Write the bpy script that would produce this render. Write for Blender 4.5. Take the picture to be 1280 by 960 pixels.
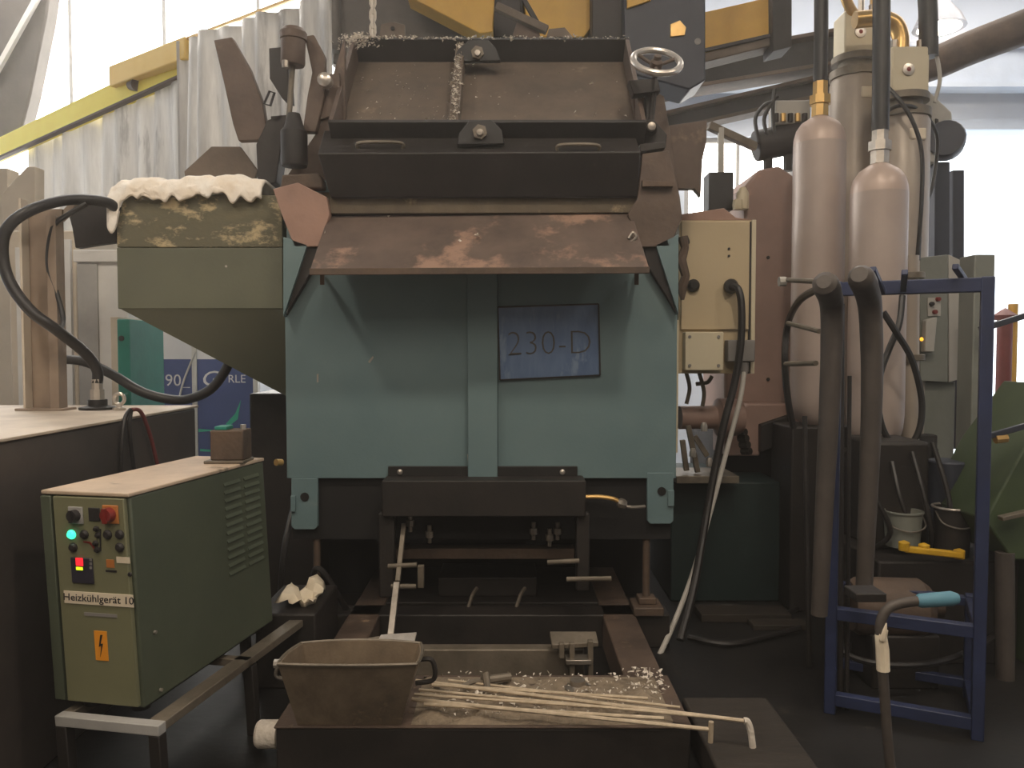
import bpy, bmesh, math, random
from mathutils import Vector, Matrix
random.seed(7)
for o in list(bpy.data.objects): bpy.data.objects.remove(o)
S = bpy.context.scene
C = S.collection
V = Vector
PITCH = math.radians(2.3); CZ = 1.5; F = 1000.0

# ------------------------------------------------------------ camera
cd = bpy.data.cameras.new('camera'); cam = bpy.data.objects.new('camera', cd); C.objects.link(cam)
cam.location = (0, 0, CZ); cam.rotation_euler = (math.pi/2 - PITCH, 0, 0)
cd.sensor_width = 36; cd.lens = 36*F/1280; cd.clip_start = .05; cd.clip_end = 200
S.camera = cam
# ------------------------------------------------------------ world / light / exposure
W = bpy.data.worlds.new('world'); S.world = W; W.use_nodes = True
bg = W.node_tree.nodes['Background']; bg.inputs[0].default_value = (.86, .93, 1, 1); bg.inputs[1].default_value = 3.0
S.view_settings.view_transform = 'Standard'; S.view_settings.look = 'None'
S.view_settings.exposure = 0.0; S.view_settings.gamma = 1.0; S.view_settings.use_curve_mapping = False
WINDOW_GLOW = 7.0
ROOF_FILL_GLOW = 3.1
BACK_ROOF_FILL_GLOW = 5.0
LAMP_W = 60.0
HAZE = 0.011
# lamps of the hall: (x, y, z, watt factor); the first hangs in view
HALL_LAMPS = [(4.2, 8.0, 4.68, 1.0), (-2.6, 1.4, 5.2, 1.0), (1.0, 1.4, 5.2, 1.0), (4.0, 1.4, 5.2, .6), (0.0, -3.2, 5.2, 1.0)]

# ------------------------------------------------------------ helpers
def P(px, py, Y):
    u = (px-640)/F; v = (480-py)/F; c, s = math.cos(PITCH), math.sin(PITCH)
    d = V((u, c+v*s, -s+v*c)); return V((0, 0, CZ)) + d*(Y/d.y)
def PZ(px, py, z):
    u = (px-640)/F; v = (480-py)/F; c, s = math.cos(PITCH), math.sin(PITCH)
    d = V((u, c+v*s, -s+v*c)); return V((0, 0, CZ)) + d*((z-CZ)/d.z)
def PP(px, py, p0, n):
    u = (px-640)/F; v = (480-py)/F; c, s = math.cos(PITCH), math.sin(PITCH)
    d = V((u, c+v*s, -s+v*c)); o = V((0, 0, CZ)); return o + d*((V(p0)-o).dot(n)/d.dot(n))
def lin(c):
    return tuple((x/255/12.92 if x/255 <= .04045 else ((x/255+.055)/1.055)**2.4) for x in c) + (1,)
def cat(pts, k=6):
    pts = [V(p) for p in pts]; out = []
    for i in range(len(pts)-1):
        p0 = pts[max(i-1, 0)]; p1 = pts[i]; p2 = pts[i+1]; p3 = pts[min(i+2, len(pts)-1)]
        for j in range(k):
            t = j/k
            out.append(.5*((2*p1)+(p2-p0)*t+(2*p0-5*p1+4*p2-p3)*t*t+(3*p1-p0-3*p2+p3)*t**3))
    out.append(pts[-1]); return out

MATS = {}
def mat(name, c, c2=None, scale=5, rough=.6, metal=0, bump=.15, bscale=30, spot=None, spot_t=.62, spot_s=3, emit=None, estr=0, stretch=(1, 1, 1), lo=.35, hi=.68):
    m = bpy.data.materials.new(name); m.use_nodes = True; nt = m.node_tree; N = nt.nodes; L = nt.links
    b = N['Principled BSDF']; b.inputs['Roughness'].default_value = rough; b.inputs['Metallic'].default_value = metal
    tc = N.new('ShaderNodeTexCoord'); mp = N.new('ShaderNodeMapping'); mp.inputs['Scale'].default_value = stretch
    L.new(tc.outputs['Object'], mp.inputs[0])
    n1 = N.new('ShaderNodeTexNoise'); n1.inputs['Scale'].default_value = scale; n1.inputs['Detail'].default_value = 6; n1.inputs['Roughness'].default_value = .65
    L.new(mp.outputs[0], n1.inputs['Vector'])
    r = N.new('ShaderNodeValToRGB'); r.color_ramp.elements[0].position = lo; r.color_ramp.elements[1].position = hi
    r.color_ramp.elements[0].color = lin(c); r.color_ramp.elements[1].color = lin(c2 or tuple(x*.85 for x in c))
    L.new(n1.outputs[0], r.inputs[0]); col = r.outputs[0]
    if spot:
        n2 = N.new('ShaderNodeTexNoise'); n2.inputs['Scale'].default_value = spot_s; n2.inputs['Detail'].default_value = 8; n2.inputs['Roughness'].default_value = .7
        L.new(mp.outputs[0], n2.inputs['Vector'])
        r2 = N.new('ShaderNodeValToRGB'); r2.color_ramp.elements[0].position = spot_t; r2.color_ramp.elements[1].position = spot_t+.08
        r2.color_ramp.elements[0].color = (0, 0, 0, 1); r2.color_ramp.elements[1].color = (1, 1, 1, 1)
        L.new(n2.outputs[0], r2.inputs[0])
        mx = N.new('ShaderNodeMixRGB'); mx.inputs[2].default_value = lin(spot)
        L.new(r2.outputs[0], mx.inputs[0]); L.new(col, mx.inputs[1]); col = mx.outputs[0]
    L.new(col, b.inputs['Base Color'])
    if bump:
        n3 = N.new('ShaderNodeTexNoise'); n3.inputs['Scale'].default_value = bscale; n3.inputs['Detail'].default_value = 4
        L.new(mp.outputs[0], n3.inputs['Vector'])
        bp = N.new('ShaderNodeBump'); bp.inputs['Strength'].default_value = bump; bp.inputs['Distance'].default_value = .01
        L.new(n3.outputs[0], bp.inputs['Height']); L.new(bp.outputs[0], b.inputs['Normal'])
    if emit:
        b.inputs['Emission Color'].default_value = lin(emit); b.inputs['Emission Strength'].default_value = estr
    MATS[name] = m; return m

class MB:
    def __init__(s, M=None): s.v = []; s.f = []; s.M = M
    def add(s, vs, fs):
        o = len(s.v); s.v += [(s.M @ V(p) if s.M else V(p)) for p in vs]; s.f += [tuple(i+o for i in f) for f in fs]; return s
    def box(s, x0, x1, y0, y1, z0, z1):
        vs = [(x, y, z) for x in (x0, x1) for y in (y0, y1) for z in (z0, z1)]
        return s.add(vs, [(0,1,3,2),(4,6,7,5),(0,4,5,1),(2,3,7,6),(0,2,6,4),(1,5,7,3)])
    def prism(s, pts, vec):
        pts = [V(p) for p in pts]; n = len(pts); vec = V(vec)
        return s.add(pts+[p+vec for p in pts], [tuple(range(n)), tuple(range(2*n-1, n-1, -1))]+[(i, (i+1) % n, n+(i+1) % n, n+i) for i in range(n)])
    def plate(s, poly, Y, t):          # outline given by pixels at a real distance, extruded t metres away
        return s.prism([P(p[0], p[1], p[2] if len(p) > 2 else Y) for p in poly], (0, t, 0))
    def bar(s, a, b, w, h, up=(0, 0, 1)):
        a, b = V(a), V(b); d = (b-a).normalized(); up = V(up)
        if abs(d.dot(up)) > .98: up = V((0, 1, 0))
        x = d.cross(up).normalized(); z = x.cross(d).normalized()
        return s.prism([a+x*w/2+z*h/2, a-x*w/2+z*h/2, a-x*w/2-z*h/2, a+x*w/2-z*h/2], b-a)
    def tube(s, pts, r, n=10, closed=False):
        pts = [V(p) for p in pts]; m = len(pts); rs = r if isinstance(r, (list, tuple)) else [r]*m
        vs = []; fs = []; x = None
        for i, p in enumerate(pts):
            if closed: d = pts[(i+1) % m]-pts[i-1]
            else: d = pts[min(i+1, m-1)]-pts[max(i-1, 0)]
            d = d.normalized() if d.length > 1e-9 else V((0, 0, 1))
            if x is None: x = d.orthogonal().normalized()
            x = (x-d*x.dot(d)); x = x.normalized() if x.length > 1e-6 else d.orthogonal().normalized()
            y = d.cross(x)
            for k in range(n):
                a = 2*math.pi*k/n; vs.append(p+(x*math.cos(a)+y*math.sin(a))*rs[i])
        for i in range(m if closed else m-1):
            j = (i+1) % m
            for k in range(n): fs.append((i*n+k, i*n+(k+1) % n, j*n+(k+1) % n, j*n+k))
        if not closed: fs += [tuple(range(n))[::-1], tuple(range((m-1)*n, m*n))]
        return s.add(vs, fs)
    def cyl(s, a, b, r, n=16): return s.tube([a, b], r, n)
    def lathe(s, prof, o, axis=(0, 0, 1), n=24):      # prof: (radius, height)
        o = V(o); a = V(axis).normalized()
        return s.tube_prof([o+a*h for r, h in prof], [max(r, .0004) for r, h in prof], a, n)
    def tube_prof(s, ctr, rs, a, n):
        x = a.orthogonal().normalized(); y = a.cross(x); m = len(ctr); vs = []; fs = []
        for p, r in zip(ctr, rs):
            for k in range(n):
                t = 2*math.pi*k/n; vs.append(p+(x*math.cos(t)+y*math.sin(t))*r)
        for i in range(m-1):
            for k in range(n): fs.append((i*n+k, i*n+(k+1) % n, (i+1)*n+(k+1) % n, (i+1)*n+k))
        fs += [tuple(range(n))[::-1], tuple(range((m-1)*n, m*n))]
        return s.add(vs, fs)
    def ring(s, c, axis, R, r, n=28, k=8):
        a = V(axis).normalized(); x = a.orthogonal().normalized(); y = a.cross(x); c = V(c)
        return s.tube([c+(x*math.cos(2*math.pi*i/n)+y*math.sin(2*math.pi*i/n))*R for i in range(n)], r, k, True)
    def disc(s, p, r, h=.006, n=14): return s.lathe([(0, 0), (r, 0), (r, h), (0, h)], p, (0, -1, 0), n)
    def chip(s, p, r):
        p = V(p); vs = [p+V((random.uniform(-1, 1), random.uniform(-1, 1), random.uniform(-.3, 1))).normalized()*r*random.uniform(.6, 1.2) for _ in range(4)]
        return s.add(vs, [(0, 1, 2), (0, 2, 3), (0, 3, 1), (1, 3, 2)])
    def build(s, name, m, parent=None, bevel=0, smooth=True, recalc=True):
        off = V((0, 0, 0))
        if parent is not None: off = V(parent['_w'])
        else:
            xs = [p.x for p in s.v]; ys = [p.y for p in s.v]; zs = [p.z for p in s.v]
            off = V(((min(xs)+max(xs))/2, (min(ys)+max(ys))/2, min(zs)))
        me = bpy.data.meshes.new(name); me.from_pydata([tuple(p-off) for p in s.v], [], s.f)
        if recalc:
            bm = bmesh.new(); bm.from_mesh(me); bmesh.ops.recalc_face_normals(bm, faces=bm.faces); bm.to_mesh(me); bm.free()
        if smooth:
            me.polygons.foreach_set('use_smooth', [True]*len(me.polygons)); me.set_sharp_from_angle(angle=math.radians(35))
        me.materials.append(MATS[m] if isinstance(m, str) else m)
        o = bpy.data.objects.new(name, me); C.objects.link(o); o['_w'] = tuple(off)
        if parent is not None: o.parent = parent
        else: o.location = off
        if bevel:
            bv = o.modifiers.new('bevel', 'BEVEL'); bv.width = bevel; bv.segments = 2; bv.limit_method = 'ANGLE'; bv.angle_limit = math.radians(40)
        return o
def tag(o, label, c=None, group=None, kind=None):
    o['label'] = label
    if c: o['category'] = c
    if group: o['group'] = group
    if kind: o['kind'] = kind
    return o
def thing(name, label, c, loc, group=None):
    o = bpy.data.objects.new(name, None); C.objects.link(o); o.location = loc; o['_w'] = tuple(V(loc)); o.empty_display_size = .1
    return tag(o, label, c, group)
def struct(o, label=None):
    o['kind'] = 'structure'
    if label: o['label'] = label
    return o
def text(name, s, size, o, xd, up, m, parent, sx=1, ex=.0008, align='CENTER', shear=0, thin=0):
    cu = bpy.data.curves.new('t', 'FONT'); cu.body = s; cu.size = size; cu.extrude = ex; cu.align_x = align; cu.align_y = 'CENTER'; cu.resolution_u = 3; cu.shear = shear; cu.offset = thin
    ob = bpy.data.objects.new('t', cu); C.objects.link(ob)
    dg = bpy.context.evaluated_depsgraph_get(); me = bpy.data.meshes.new_from_object(ob.evaluated_get(dg))
    bpy.data.objects.remove(ob); bpy.data.curves.remove(cu)
    xd = V(xd).normalized(); up = V(up).normalized(); n = xd.cross(up); o = V(o); off = V(parent['_w'])
    for v in me.vertices:
        c = v.co.copy(); v.co = o+xd*c.x*sx+up*c.y+n*c.z-off
    me.materials.clear(); me.materials.append(MATS[m]); me.name = name
    ob = bpy.data.objects.new(name, me); C.objects.link(ob); ob.parent = parent; ob['_w'] = tuple(off); return ob
def hexbolt(mb, c, ax, r, h):
    mb.lathe([(r, 0), (r, h)], c, ax, 6); return mb

# ------------------------------------------------------------ materials
mat('floor', (29, 27, 25), (20, 19, 18), 2.2, .55, 0, .3, 12, spot=(52, 47, 41), spot_t=.6, spot_s=5)
mat('wall', (214, 222, 234), (202, 210, 222), 1.2, .8, 0, .05)
mat('wall_dark', (120, 116, 110), (104, 100, 95), 1.2, .85, 0, .05)
mat('ceiling', (200, 204, 210), (184, 188, 194), 1, .8, 0, .05)
mat('girder', (190, 200, 214), (176, 186, 200), 3, .6)
mat('pane', (250, 250, 250), (240, 245, 250), 2, .5, 0, 0, emit=(255, 250, 242), estr=WINDOW_GLOW)
mat('roof_fill_pane', (240, 240, 236), None, 2, .5, 0, 0, emit=(255, 237, 216), estr=ROOF_FILL_GLOW)
mat('back_roof_fill_pane', (240, 240, 240), None, 2, .5, 0, 0, emit=(255, 246, 236), estr=BACK_ROOF_FILL_GLOW)
mat('frame_grey', (170, 168, 164), (150, 148, 145), 4, .6)
mat('teal', (108, 129, 131), (97, 120, 124), 2.2, .5, 0, .06, 60, spot=(118, 135, 133), spot_t=.64, spot_s=2.4)
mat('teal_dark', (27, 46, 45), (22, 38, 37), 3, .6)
mat('black_steel', (48, 43, 40), (37, 34, 32), 5, .55, .2, .2, 25, spot=(68, 60, 54), spot_t=.68, spot_s=4)
mat('black_paint', (34, 32, 31), (26, 25, 24), 5, .5, 0, .1)
mat('void', (20, 19, 18), (15, 14, 14), 5, .8, 0, .1)
mat('tray_steel', (116, 102, 88), (92, 81, 70), 4, .65, .15, .25, 40, spot=(140, 126, 108), spot_t=.62, spot_s=5)
mat('dust', (228, 219, 206), (206, 195, 180), 20, .9, 0, .6, 60)
mat('brown_steel', (104, 88, 77), (82, 69, 60), 5, .6, .2, .25, 30, spot=(128, 108, 92), spot_t=.6, spot_s=3)
mat('shelf_steel', (112, 96, 86), (86, 74, 67), 3.5, .6, .1, .25, 30, spot=(158, 128, 110), spot_t=.55, spot_s=2.2)
mat('red_lead', (166, 132, 116), (142, 113, 100), 3, .6, 0, .2, 30, spot=(128, 104, 88), spot_t=.58, spot_s=3)
mat('ledge', (104, 92, 74), (84, 74, 60), 5, .75, 0, .3, 30, spot=(140, 124, 98), spot_t=.6, spot_s=6)
mat('hopper_green', (104, 106, 88), (94, 96, 80), 2.5, .6, 0, .1, 40)
mat('hopper_dirty', (112, 106, 82), (86, 86, 72), 4, .75, 0, .3, 30, spot=(190, 172, 134), spot_t=.53, spot_s=4, stretch=(1, 1, 1.8))
mat('wool', (252, 246, 236), (240, 226, 206), 8, .95, 0, .9, 30)
mat('curtain', (238, 236, 232), (170, 168, 165), 2.2, .5, .25, .2, 14, spot=(132, 129, 127), spot_t=.54, spot_s=1.7, stretch=(3.2, 3.2, .45))
_cn = MATS['curtain'].node_tree; _b = _cn.nodes['Principled BSDF']; _tl = _cn.nodes.new('ShaderNodeBsdfTranslucent'); _mx = _cn.nodes.new('ShaderNodeMixShader')
_tl.inputs[0].default_value = (.8, .78, .75, 1); _mx.inputs[0].default_value = .35
_cn.links.new(_b.outputs[0], _mx.inputs[1]); _cn.links.new(_tl.outputs[0], _mx.inputs[2]); _cn.links.new(_mx.outputs[0], _cn.nodes['Material Output'].inputs[0])
mat('yellow', (224, 178, 72), (206, 158, 58), 3, .5, 0, .1, spot=(150, 112, 50), spot_t=.66, spot_s=4)
mat('carriage_yellow', (252, 216, 124), (244, 204, 108), 3, .5)
mat('rail_yellow', (255, 240, 104), (250, 230, 90), 3, .5)
mat('navy', (52, 56, 68), (42, 46, 57), 3, .5, .1, .1)
mat('rubber', (38, 35, 34), (30, 28, 27), 8, .45, 0, .1)
mat('steel', (168, 160, 150), (130, 122, 112), 8, .35, .7, .15)
mat('bright_steel', (214, 206, 196), (180, 172, 162), 9, .3, .7, .1)
mat('dull_steel', (128, 118, 104), (100, 92, 80), 7, .55, .35, .25)
mat('rust_steel', (104, 86, 72), (78, 66, 57), 6, .65, .2, .35, 30)
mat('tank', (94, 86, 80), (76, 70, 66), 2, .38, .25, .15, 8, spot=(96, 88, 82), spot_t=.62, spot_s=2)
mat('tank_top_lit', (200, 186, 168), (170, 156, 140), 4, .6, 0, .2)  # pale colour paints the light lying on the base top
mat('beige', (206, 194, 176), (188, 176, 158), 2, .65)
mat('post_brown', (158, 140, 122), (132, 116, 102), 4, .6, .1, .2)
mat('white_paint', (226, 224, 220), (210, 208, 204), 3, .5)
mat('green_box', (42, 138, 122), (32, 120, 106), 3, .5)
mat('banner_blue', (74, 92, 148), (62, 80, 134), 2, .5, 0, 0)
mat('banner_green', (60, 190, 158), (50, 176, 146), 3, .5, 0, 0)
mat('print_white', (236, 236, 238), (226, 226, 230), 3, .5, 0, 0)
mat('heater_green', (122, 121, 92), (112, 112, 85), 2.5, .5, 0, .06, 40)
mat('heater_shaded', (84, 91, 74), (74, 81, 66), 2.5, .45, 0, .06, 40)  # darker copy of the unit green, shade painted into side and edges
mat('heater_top_lit', (206, 184, 160), (170, 150, 130), 3, .6, 0, .2, spot=(140, 124, 106), spot_t=.6, spot_s=5)  # pale colour stands in for window light falling on the top cover
mat('label_white', (226, 212, 188), (216, 202, 178), 5, .6, 0, 0)
mat('ink', (40, 36, 36), (34, 30, 30), 5, .6, 0, 0)
mat('orange', (240, 160, 44), (230, 148, 40), 5, .5, 0, 0)
mat('red_knob', (132, 40, 32), (112, 32, 28), 5, .4, 0, 0)
mat('amber_plate', (190, 120, 60), (176, 108, 54), 6, .5, 0, 0)
mat('green_lamp', (40, 240, 170), None, 5, .4, 0, 0, emit=(70, 255, 190), estr=1.6)
mat('red_led', (240, 40, 50), None, 5, .4, 0, 0, emit=(255, 40, 50), estr=1.2)
mat('yellow_led', (220, 230, 30), None, 5, .4, 0, 0, emit=(220, 240, 40), estr=1.2)
mat('amber_led', (255, 190, 60), None, 5, .4, 0, 0, emit=(255, 180, 50), estr=1.5)
mat('display', (52, 50, 62), (44, 42, 54), 5, .4, 0, 0)
mat('cream', (196, 177, 143), (185, 166, 133), 2, .5, 0, .08, 40)
mat('cream_light', (212, 200, 172), (202, 190, 162), 2, .5, 0, .08)
mat('grey_plastic', (136, 132, 128), (120, 116, 113), 5, .5)
mat('bottle', (186, 170, 160), (172, 156, 147), 2.5, .42, .1, .06, 40)
mat('bottle_lit', (194, 173, 160), (182, 161, 149), 2.5, .4, .1, .06)  # shoulder copy of the bottle colour, tinted for the light on it
mat('cylinder_grey', (172, 160, 146), (156, 144, 132), 2.5, .4, .15, .06)
mat('pink_machine', (158, 130, 118), (136, 113, 104), 2.2, .55, 0, .1, spot=(190, 146, 124), spot_t=.6, spot_s=2)
mat('brass', (216, 178, 112), (190, 152, 92), 6, .3, .6, .1)
mat('panel_grey', (182, 178, 170), (168, 164, 156), 3, .5)
mat('panel_green', (130, 132, 124), (114, 117, 109), 3, .5)
mat('rack_blue', (40, 50, 84), (33, 41, 68), 5, .5, 0, .15, spot=(50, 50, 62), spot_t=.64, spot_s=6)
mat('tube_grey', (92, 84, 78), (74, 68, 63), 5, .55, .25, .2)
mat('grip_blue', (92, 140, 158), (80, 126, 144), 5, .6)
mat('tape', (240, 226, 200), (226, 210, 184), 10, .8, 0, .3)
mat('yellow_tool', (226, 178, 40), (206, 158, 36), 8, .5, 0, .2)
mat('green_machine', (70, 84, 56), (58, 72, 48), 4, .5, 0, .1)
mat('red_pipe', (130, 62, 58), (114, 54, 50), 5, .5)
mat('paper_blue', (112, 134, 166), (92, 114, 148), 3, .25, 0, .25, 9, spot=(126, 146, 172), spot_t=.56, spot_s=4, stretch=(3, 1, 1))
mat('print_grey', (82, 79, 77), (72, 70, 69), 5, .5, 0, 0)
mat('bucket', (150, 133, 112), (108, 95, 80), 6, .55, .3, .3, 25, spot=(150, 132, 110), spot_t=.6, spot_s=7)
mat('rust_frame', (102, 85, 73), (76, 64, 56), 5, .7, .1, .4, 25, spot=(146, 122, 100), spot_t=.62, spot_s=8)
mat('rod_steel', (224, 206, 180), (186, 168, 142), 14, .45, .45, .2)
mat('sand', (146, 131, 111), (110, 98, 83), 14, .95, 0, .8, 50)
mat('hood_grey', (104, 98, 92), (88, 83, 78), 3, .6, .1)
mat('lamp_alu', (150, 150, 156), (130, 130, 136), 4, .4, .4)
mat('lamp_bulb', (255, 250, 240), None, 4, .4, 0, 0, emit=(255, 240, 215), estr=14)
mat('wood_dark', (54, 47, 40), (43, 38, 33), 6, .75, 0, .3, stretch=(1, 6, 1))

# ============================================================ the setting
XW, YB, ZC = 9.0, 9.6, 6.2
struct(MB().box(-XW, XW, -6, YB, -.2, 0).build('floor', 'floor', smooth=False), 'dark oil-stained concrete workshop floor')
struct(MB().box(-XW, XW, -6, YB, ZC, ZC+.2).build('ceiling', 'ceiling', smooth=False), 'pale grey hall ceiling')
struct(MB().box(-XW-.2, -XW, -6, YB, 0, ZC).build('wall_left', 'wall', smooth=False), 'pale hall wall on the left')
struct(MB().box(XW, XW+.2, -6, YB, 0, ZC).build('wall_right', 'wall', smooth=False), 'pale hall wall on the right')
struct(MB().box(-XW, XW, -6.2, -6, 0, ZC).build('wall_front', 'wall_dark', smooth=False), 'grey hall wall behind the viewer')
# back wall with openings: left window band, small window, gate on the right
openings = [(-8.6, -1.9, 1.9, 5.9), (2.05, 3.35, 2.0, 4.05), (4.85, 8.4, 0, 4.12)]
bw = MB(); x = -XW
for (a, b, z0, z1) in openings:
    bw.box(x, a, YB, YB+.25, 0, ZC)
    if z0 > 0: bw.box(a, b, YB, YB+.25, 0, z0)
    bw.box(a, b, YB, YB+.25, z1, ZC); x = b
bw.box(x, XW, YB, YB+.25, 0, ZC)
struct(bw.build('wall_back', 'wall', smooth=False), 'pale blue-grey back wall of the hall')
for i, (a, b, z0, z1) in enumerate(openings[:2]):
    fr = MB(); t = .06
    fr.box(a, b, YB+.05, YB+.13, z0, z0+t).box(a, b, YB+.05, YB+.13, z1-t, z1).box(a, a+t, YB+.05, YB+.13, z0, z1).box(b-t, b, YB+.05, YB+.13, z0, z1)
    w = struct(fr.build('window_%d' % (i+1), 'frame_grey', smooth=False), 'wide glaring window band in back wall' if i == 0 else 'small bright window in back wall beyond control cabinet')
    nx, nz = (6, 3) if i == 0 else (2, 2)
    for k in range(1, nx): MB().box(a+(b-a)*k/nx-.02, a+(b-a)*k/nx+.02, YB+.06, YB+.12, z0+t, z1-t).build('mullion', 'frame_grey', w, smooth=False)
    for k in range(nx):
        for j in range(nz):
            MB().box(a+(b-a)*k/nx+.025, a+(b-a)*(k+1)/nx-.025, YB+.085, YB+.095, z0+(z1-z0)*j/nz+.01, z0+(z1-z0)*(j+1)/nz-.01).build('pane', 'pane', w, smooth=False)
# added fill: unseen glowing roof strips, behind the viewer and along the back
for i, (a, b, y0, y1) in enumerate([(-4.2, 4.2, -4.2, -.6), (-7, 8, 6.2, 8.6)]):
    fr = MB().box(a-.08, a, y0, y1, ZC-.06, ZC-.001).box(b, b+.08, y0, y1, ZC-.06, ZC-.001).box(a-.08, b+.08, y0-.08, y0, ZC-.06, ZC-.001).box(a-.08, b+.08, y1, y1+.08, ZC-.06, ZC-.001)
    w = struct(fr.build('window_%d' % (i+3), 'frame_grey', smooth=False), ['added unseen roof light strip behind the viewer', 'added unseen roof light strip along the back of the hall'][i])
    for k in range(6):
        MB().box(a+(b-a)*k/6+.02, a+(b-a)*(k+1)/6-.02, y0+.01, y1-.01, ZC-.03, ZC-.02).build('pane', ['roof_fill_pane', 'back_roof_fill_pane'][i], w, smooth=False)
# gate surround and a girder above it
g = openings[2]
MBt = MB().box(g[0]-.12, g[0], YB-.06, YB, 0, g[3]+.12).box(g[1], g[1]+.12, YB-.06, YB, 0, g[3]+.12).box(g[0], g[1], YB-.06, YB, g[3], g[3]+.12)
struct(MBt.build('trim_1', 'girder', smooth=False), 'blue-grey frame around the open gate')
gr = MB().box(1.2, XW, YB-.35, YB-.25, 4.55, 4.95).box(1.2, XW, YB-.42, YB-.18, 4.95, 5.0).box(1.2, XW, YB-.42, YB-.18, 4.5, 4.55)
struct(gr.build('trim_2', 'girder', smooth=False), 'long blue-grey roof girder across the back wall')

for i, (lx, ly, lz, wf) in enumerate(HALL_LAMPS):
    lab = ['bell-shaped hall lamp hanging above the open gate', 'bell-shaped hall lamp over the left machine base', 'bell-shaped hall lamp over the aisle before the furnace',
           'bell-shaped hall lamp over the blue rack', 'bell-shaped hall lamp farthest behind the viewer'][i]
    r = thing('hall_lamp', lab, 'lamp', (lx, ly, lz), 'bell-shaped hall lamps')
    MB().lathe([(.24, 0), (.245, .0), (.2, .1), (.11, .22), (.07, .27), (.07, .42), (.0, .42)], (lx, ly, lz), n=20).build('shade', 'lamp_alu', r)
    MB().lathe([(.0, -.01), (.18, -.01), (.2, -.005), (.0, -.004)], (lx, ly, lz), n=20).build('diffuser', 'lamp_bulb', r)
    MB().cyl((lx, ly, lz+.42), (lx, ly, ZC), .012, 8).build('suspension_rod', 'lamp_alu', r)
    ld = bpy.data.lights.new('hall_lamp_light', 'AREA'); ld.shape = 'DISK'; ld.size = .42; ld.energy = LAMP_W*wf; ld.color = (1, .86, .70)
    lo = bpy.data.objects.new('hall_lamp_light', ld); C.objects.link(lo); lo.location = (lx, ly, lz-.03); lo['_w'] = (0, 0, 0)
    lo.location = (0, 0, -.03); lo.parent = r

# ============================================================ holding furnace
FY = 4.0
fur = thing('holding_furnace', 'teal and black aluminium holding furnace with sloping lid tray in the centre', 'furnace', (-.15, 4.7, 0))
xl, xr = P(357, 470, FY).x, P(846, 470, FY).x
zt, zb = P(600, 300, FY).z, P(600, 598, FY).z
MB().box(xl+.01, xr-.01, FY+.012, 5.7, zb+.02, 2.35).build('body_shell', 'teal', fur)
MB().box(xl+.02, xr-.02, FY+.03, 5.65, .55, zb+.02).build('lower_shell', 'void', fur)
xs0, xs1 = P(585, 470, FY).x, P(622, 470, FY).x
MB().box(xl, xs0, FY, FY+.012, zb, zt).build('front_panel', 'teal', fur, .003)
MB().box(xs1, xr, FY, FY+.012, zb, zt).build('front_panel', 'teal', fur, .003)
MB().box(xs0, xs1, FY-.038, FY+.012, zb-.0, zt).build('cover_strip', 'teal', fur, .003)
MB().plate([(354, 396), (354, 296), (384, 306)], FY-.07, .068).build('corner_gusset', 'teal', fur, .002)
MB().plate([(848, 393), (848, 293), (820, 306)], FY-.07, .068).build('corner_gusset', 'teal', fur, .002)
for q in ([(357, 394), (382, 309), (400, 309), (392, 334)], [(846, 391), (821, 309), (804, 309), (811, 334)]):
    MB().plate(q, FY-.045, .043).build('gusset_shade_plate', 'black_steel', fur, .002)  # black plate stands in for the shaded inner side of the gusset
for q in ([(460, 452), (466, 445), (467, 447), (462, 454)], [(396, 468), (398, 467), (398, 478), (396, 478)], [(584, 568), (588, 566), (588, 582), (585, 582)]):
    MB().plate(q, FY-.002, .003).build('bare_scratch', 'bright_steel', fur)
# feet
for s, (x0, x1, y0, y1, hx) in enumerate([(364, 397, 598, 662, 381), (809, 842, 591, 655, 827)]):
    t = MB().plate([(x0, y0), (x1, y0), (x1, y1-4), (x1-4, y1), (x0+4, y1), (x0, y1-4)], FY-.005, .03).build('mounting_foot', 'teal', fur, .003)
    MB().disc(P(hx, (y0+y1)/2-9, max(FY-.008, FY-.004)), .022).build('bolt_hole', 'void', t)
    sx = (x0-1, x0+5) if s == 0 else (x1-7, x1+1)
    MB().plate([(sx[0], y0+22), (sx[1], y0+22), (sx[1], y0+42), (sx[0], y0+42)], FY-.02, .02).build('weld_lug', 'teal', t, .003)
    lx = (x0+x1)/2
    MB().cyl(P(396 if s == 0 else 808, y1-8, FY+.06), V((P(396 if s == 0 else 808, y1, FY+.06).x, FY+.06, .2)), .019, 12).build('support_rod', 'rust_steel', fur)
    bx = P(396 if s == 0 else 808, 700, FY+.06).x
    MB().box(bx-.075, bx+.075, FY-.03, FY+.14, .17, .215).box(bx-.045, bx+.045, FY+.015, FY+.105, .215, .25).build('foot_block', 'rust_steel', fur, .006)
# bumper beam below the panel
bmx = (P(478, 620, 3.86).x, P(732, 620, 3.86).x)
MB().box(bmx[0], bmx[1], 3.84, 4.02, P(0, 645, 3.86).z, P(0, 600, 3.86).z).build('bumper_beam', 'black_steel', fur, .006)
MB().box(bmx[0]+.01, bmx[1]-.03, 3.975, 3.998, P(0, 600, 3.86).z-.01, P(0, 583, 3.98).z).build('beam_flange', 'black_paint', fur, .002)
b = MB()
for px in (500, 703):
    MB().lathe([(.014, 0), (.013, .006), (.006, .01), (0, .011)], P(px, 590, 3.974), (0, -1, 0), 12).build('screw', 'bright_steel', fur)
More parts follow.
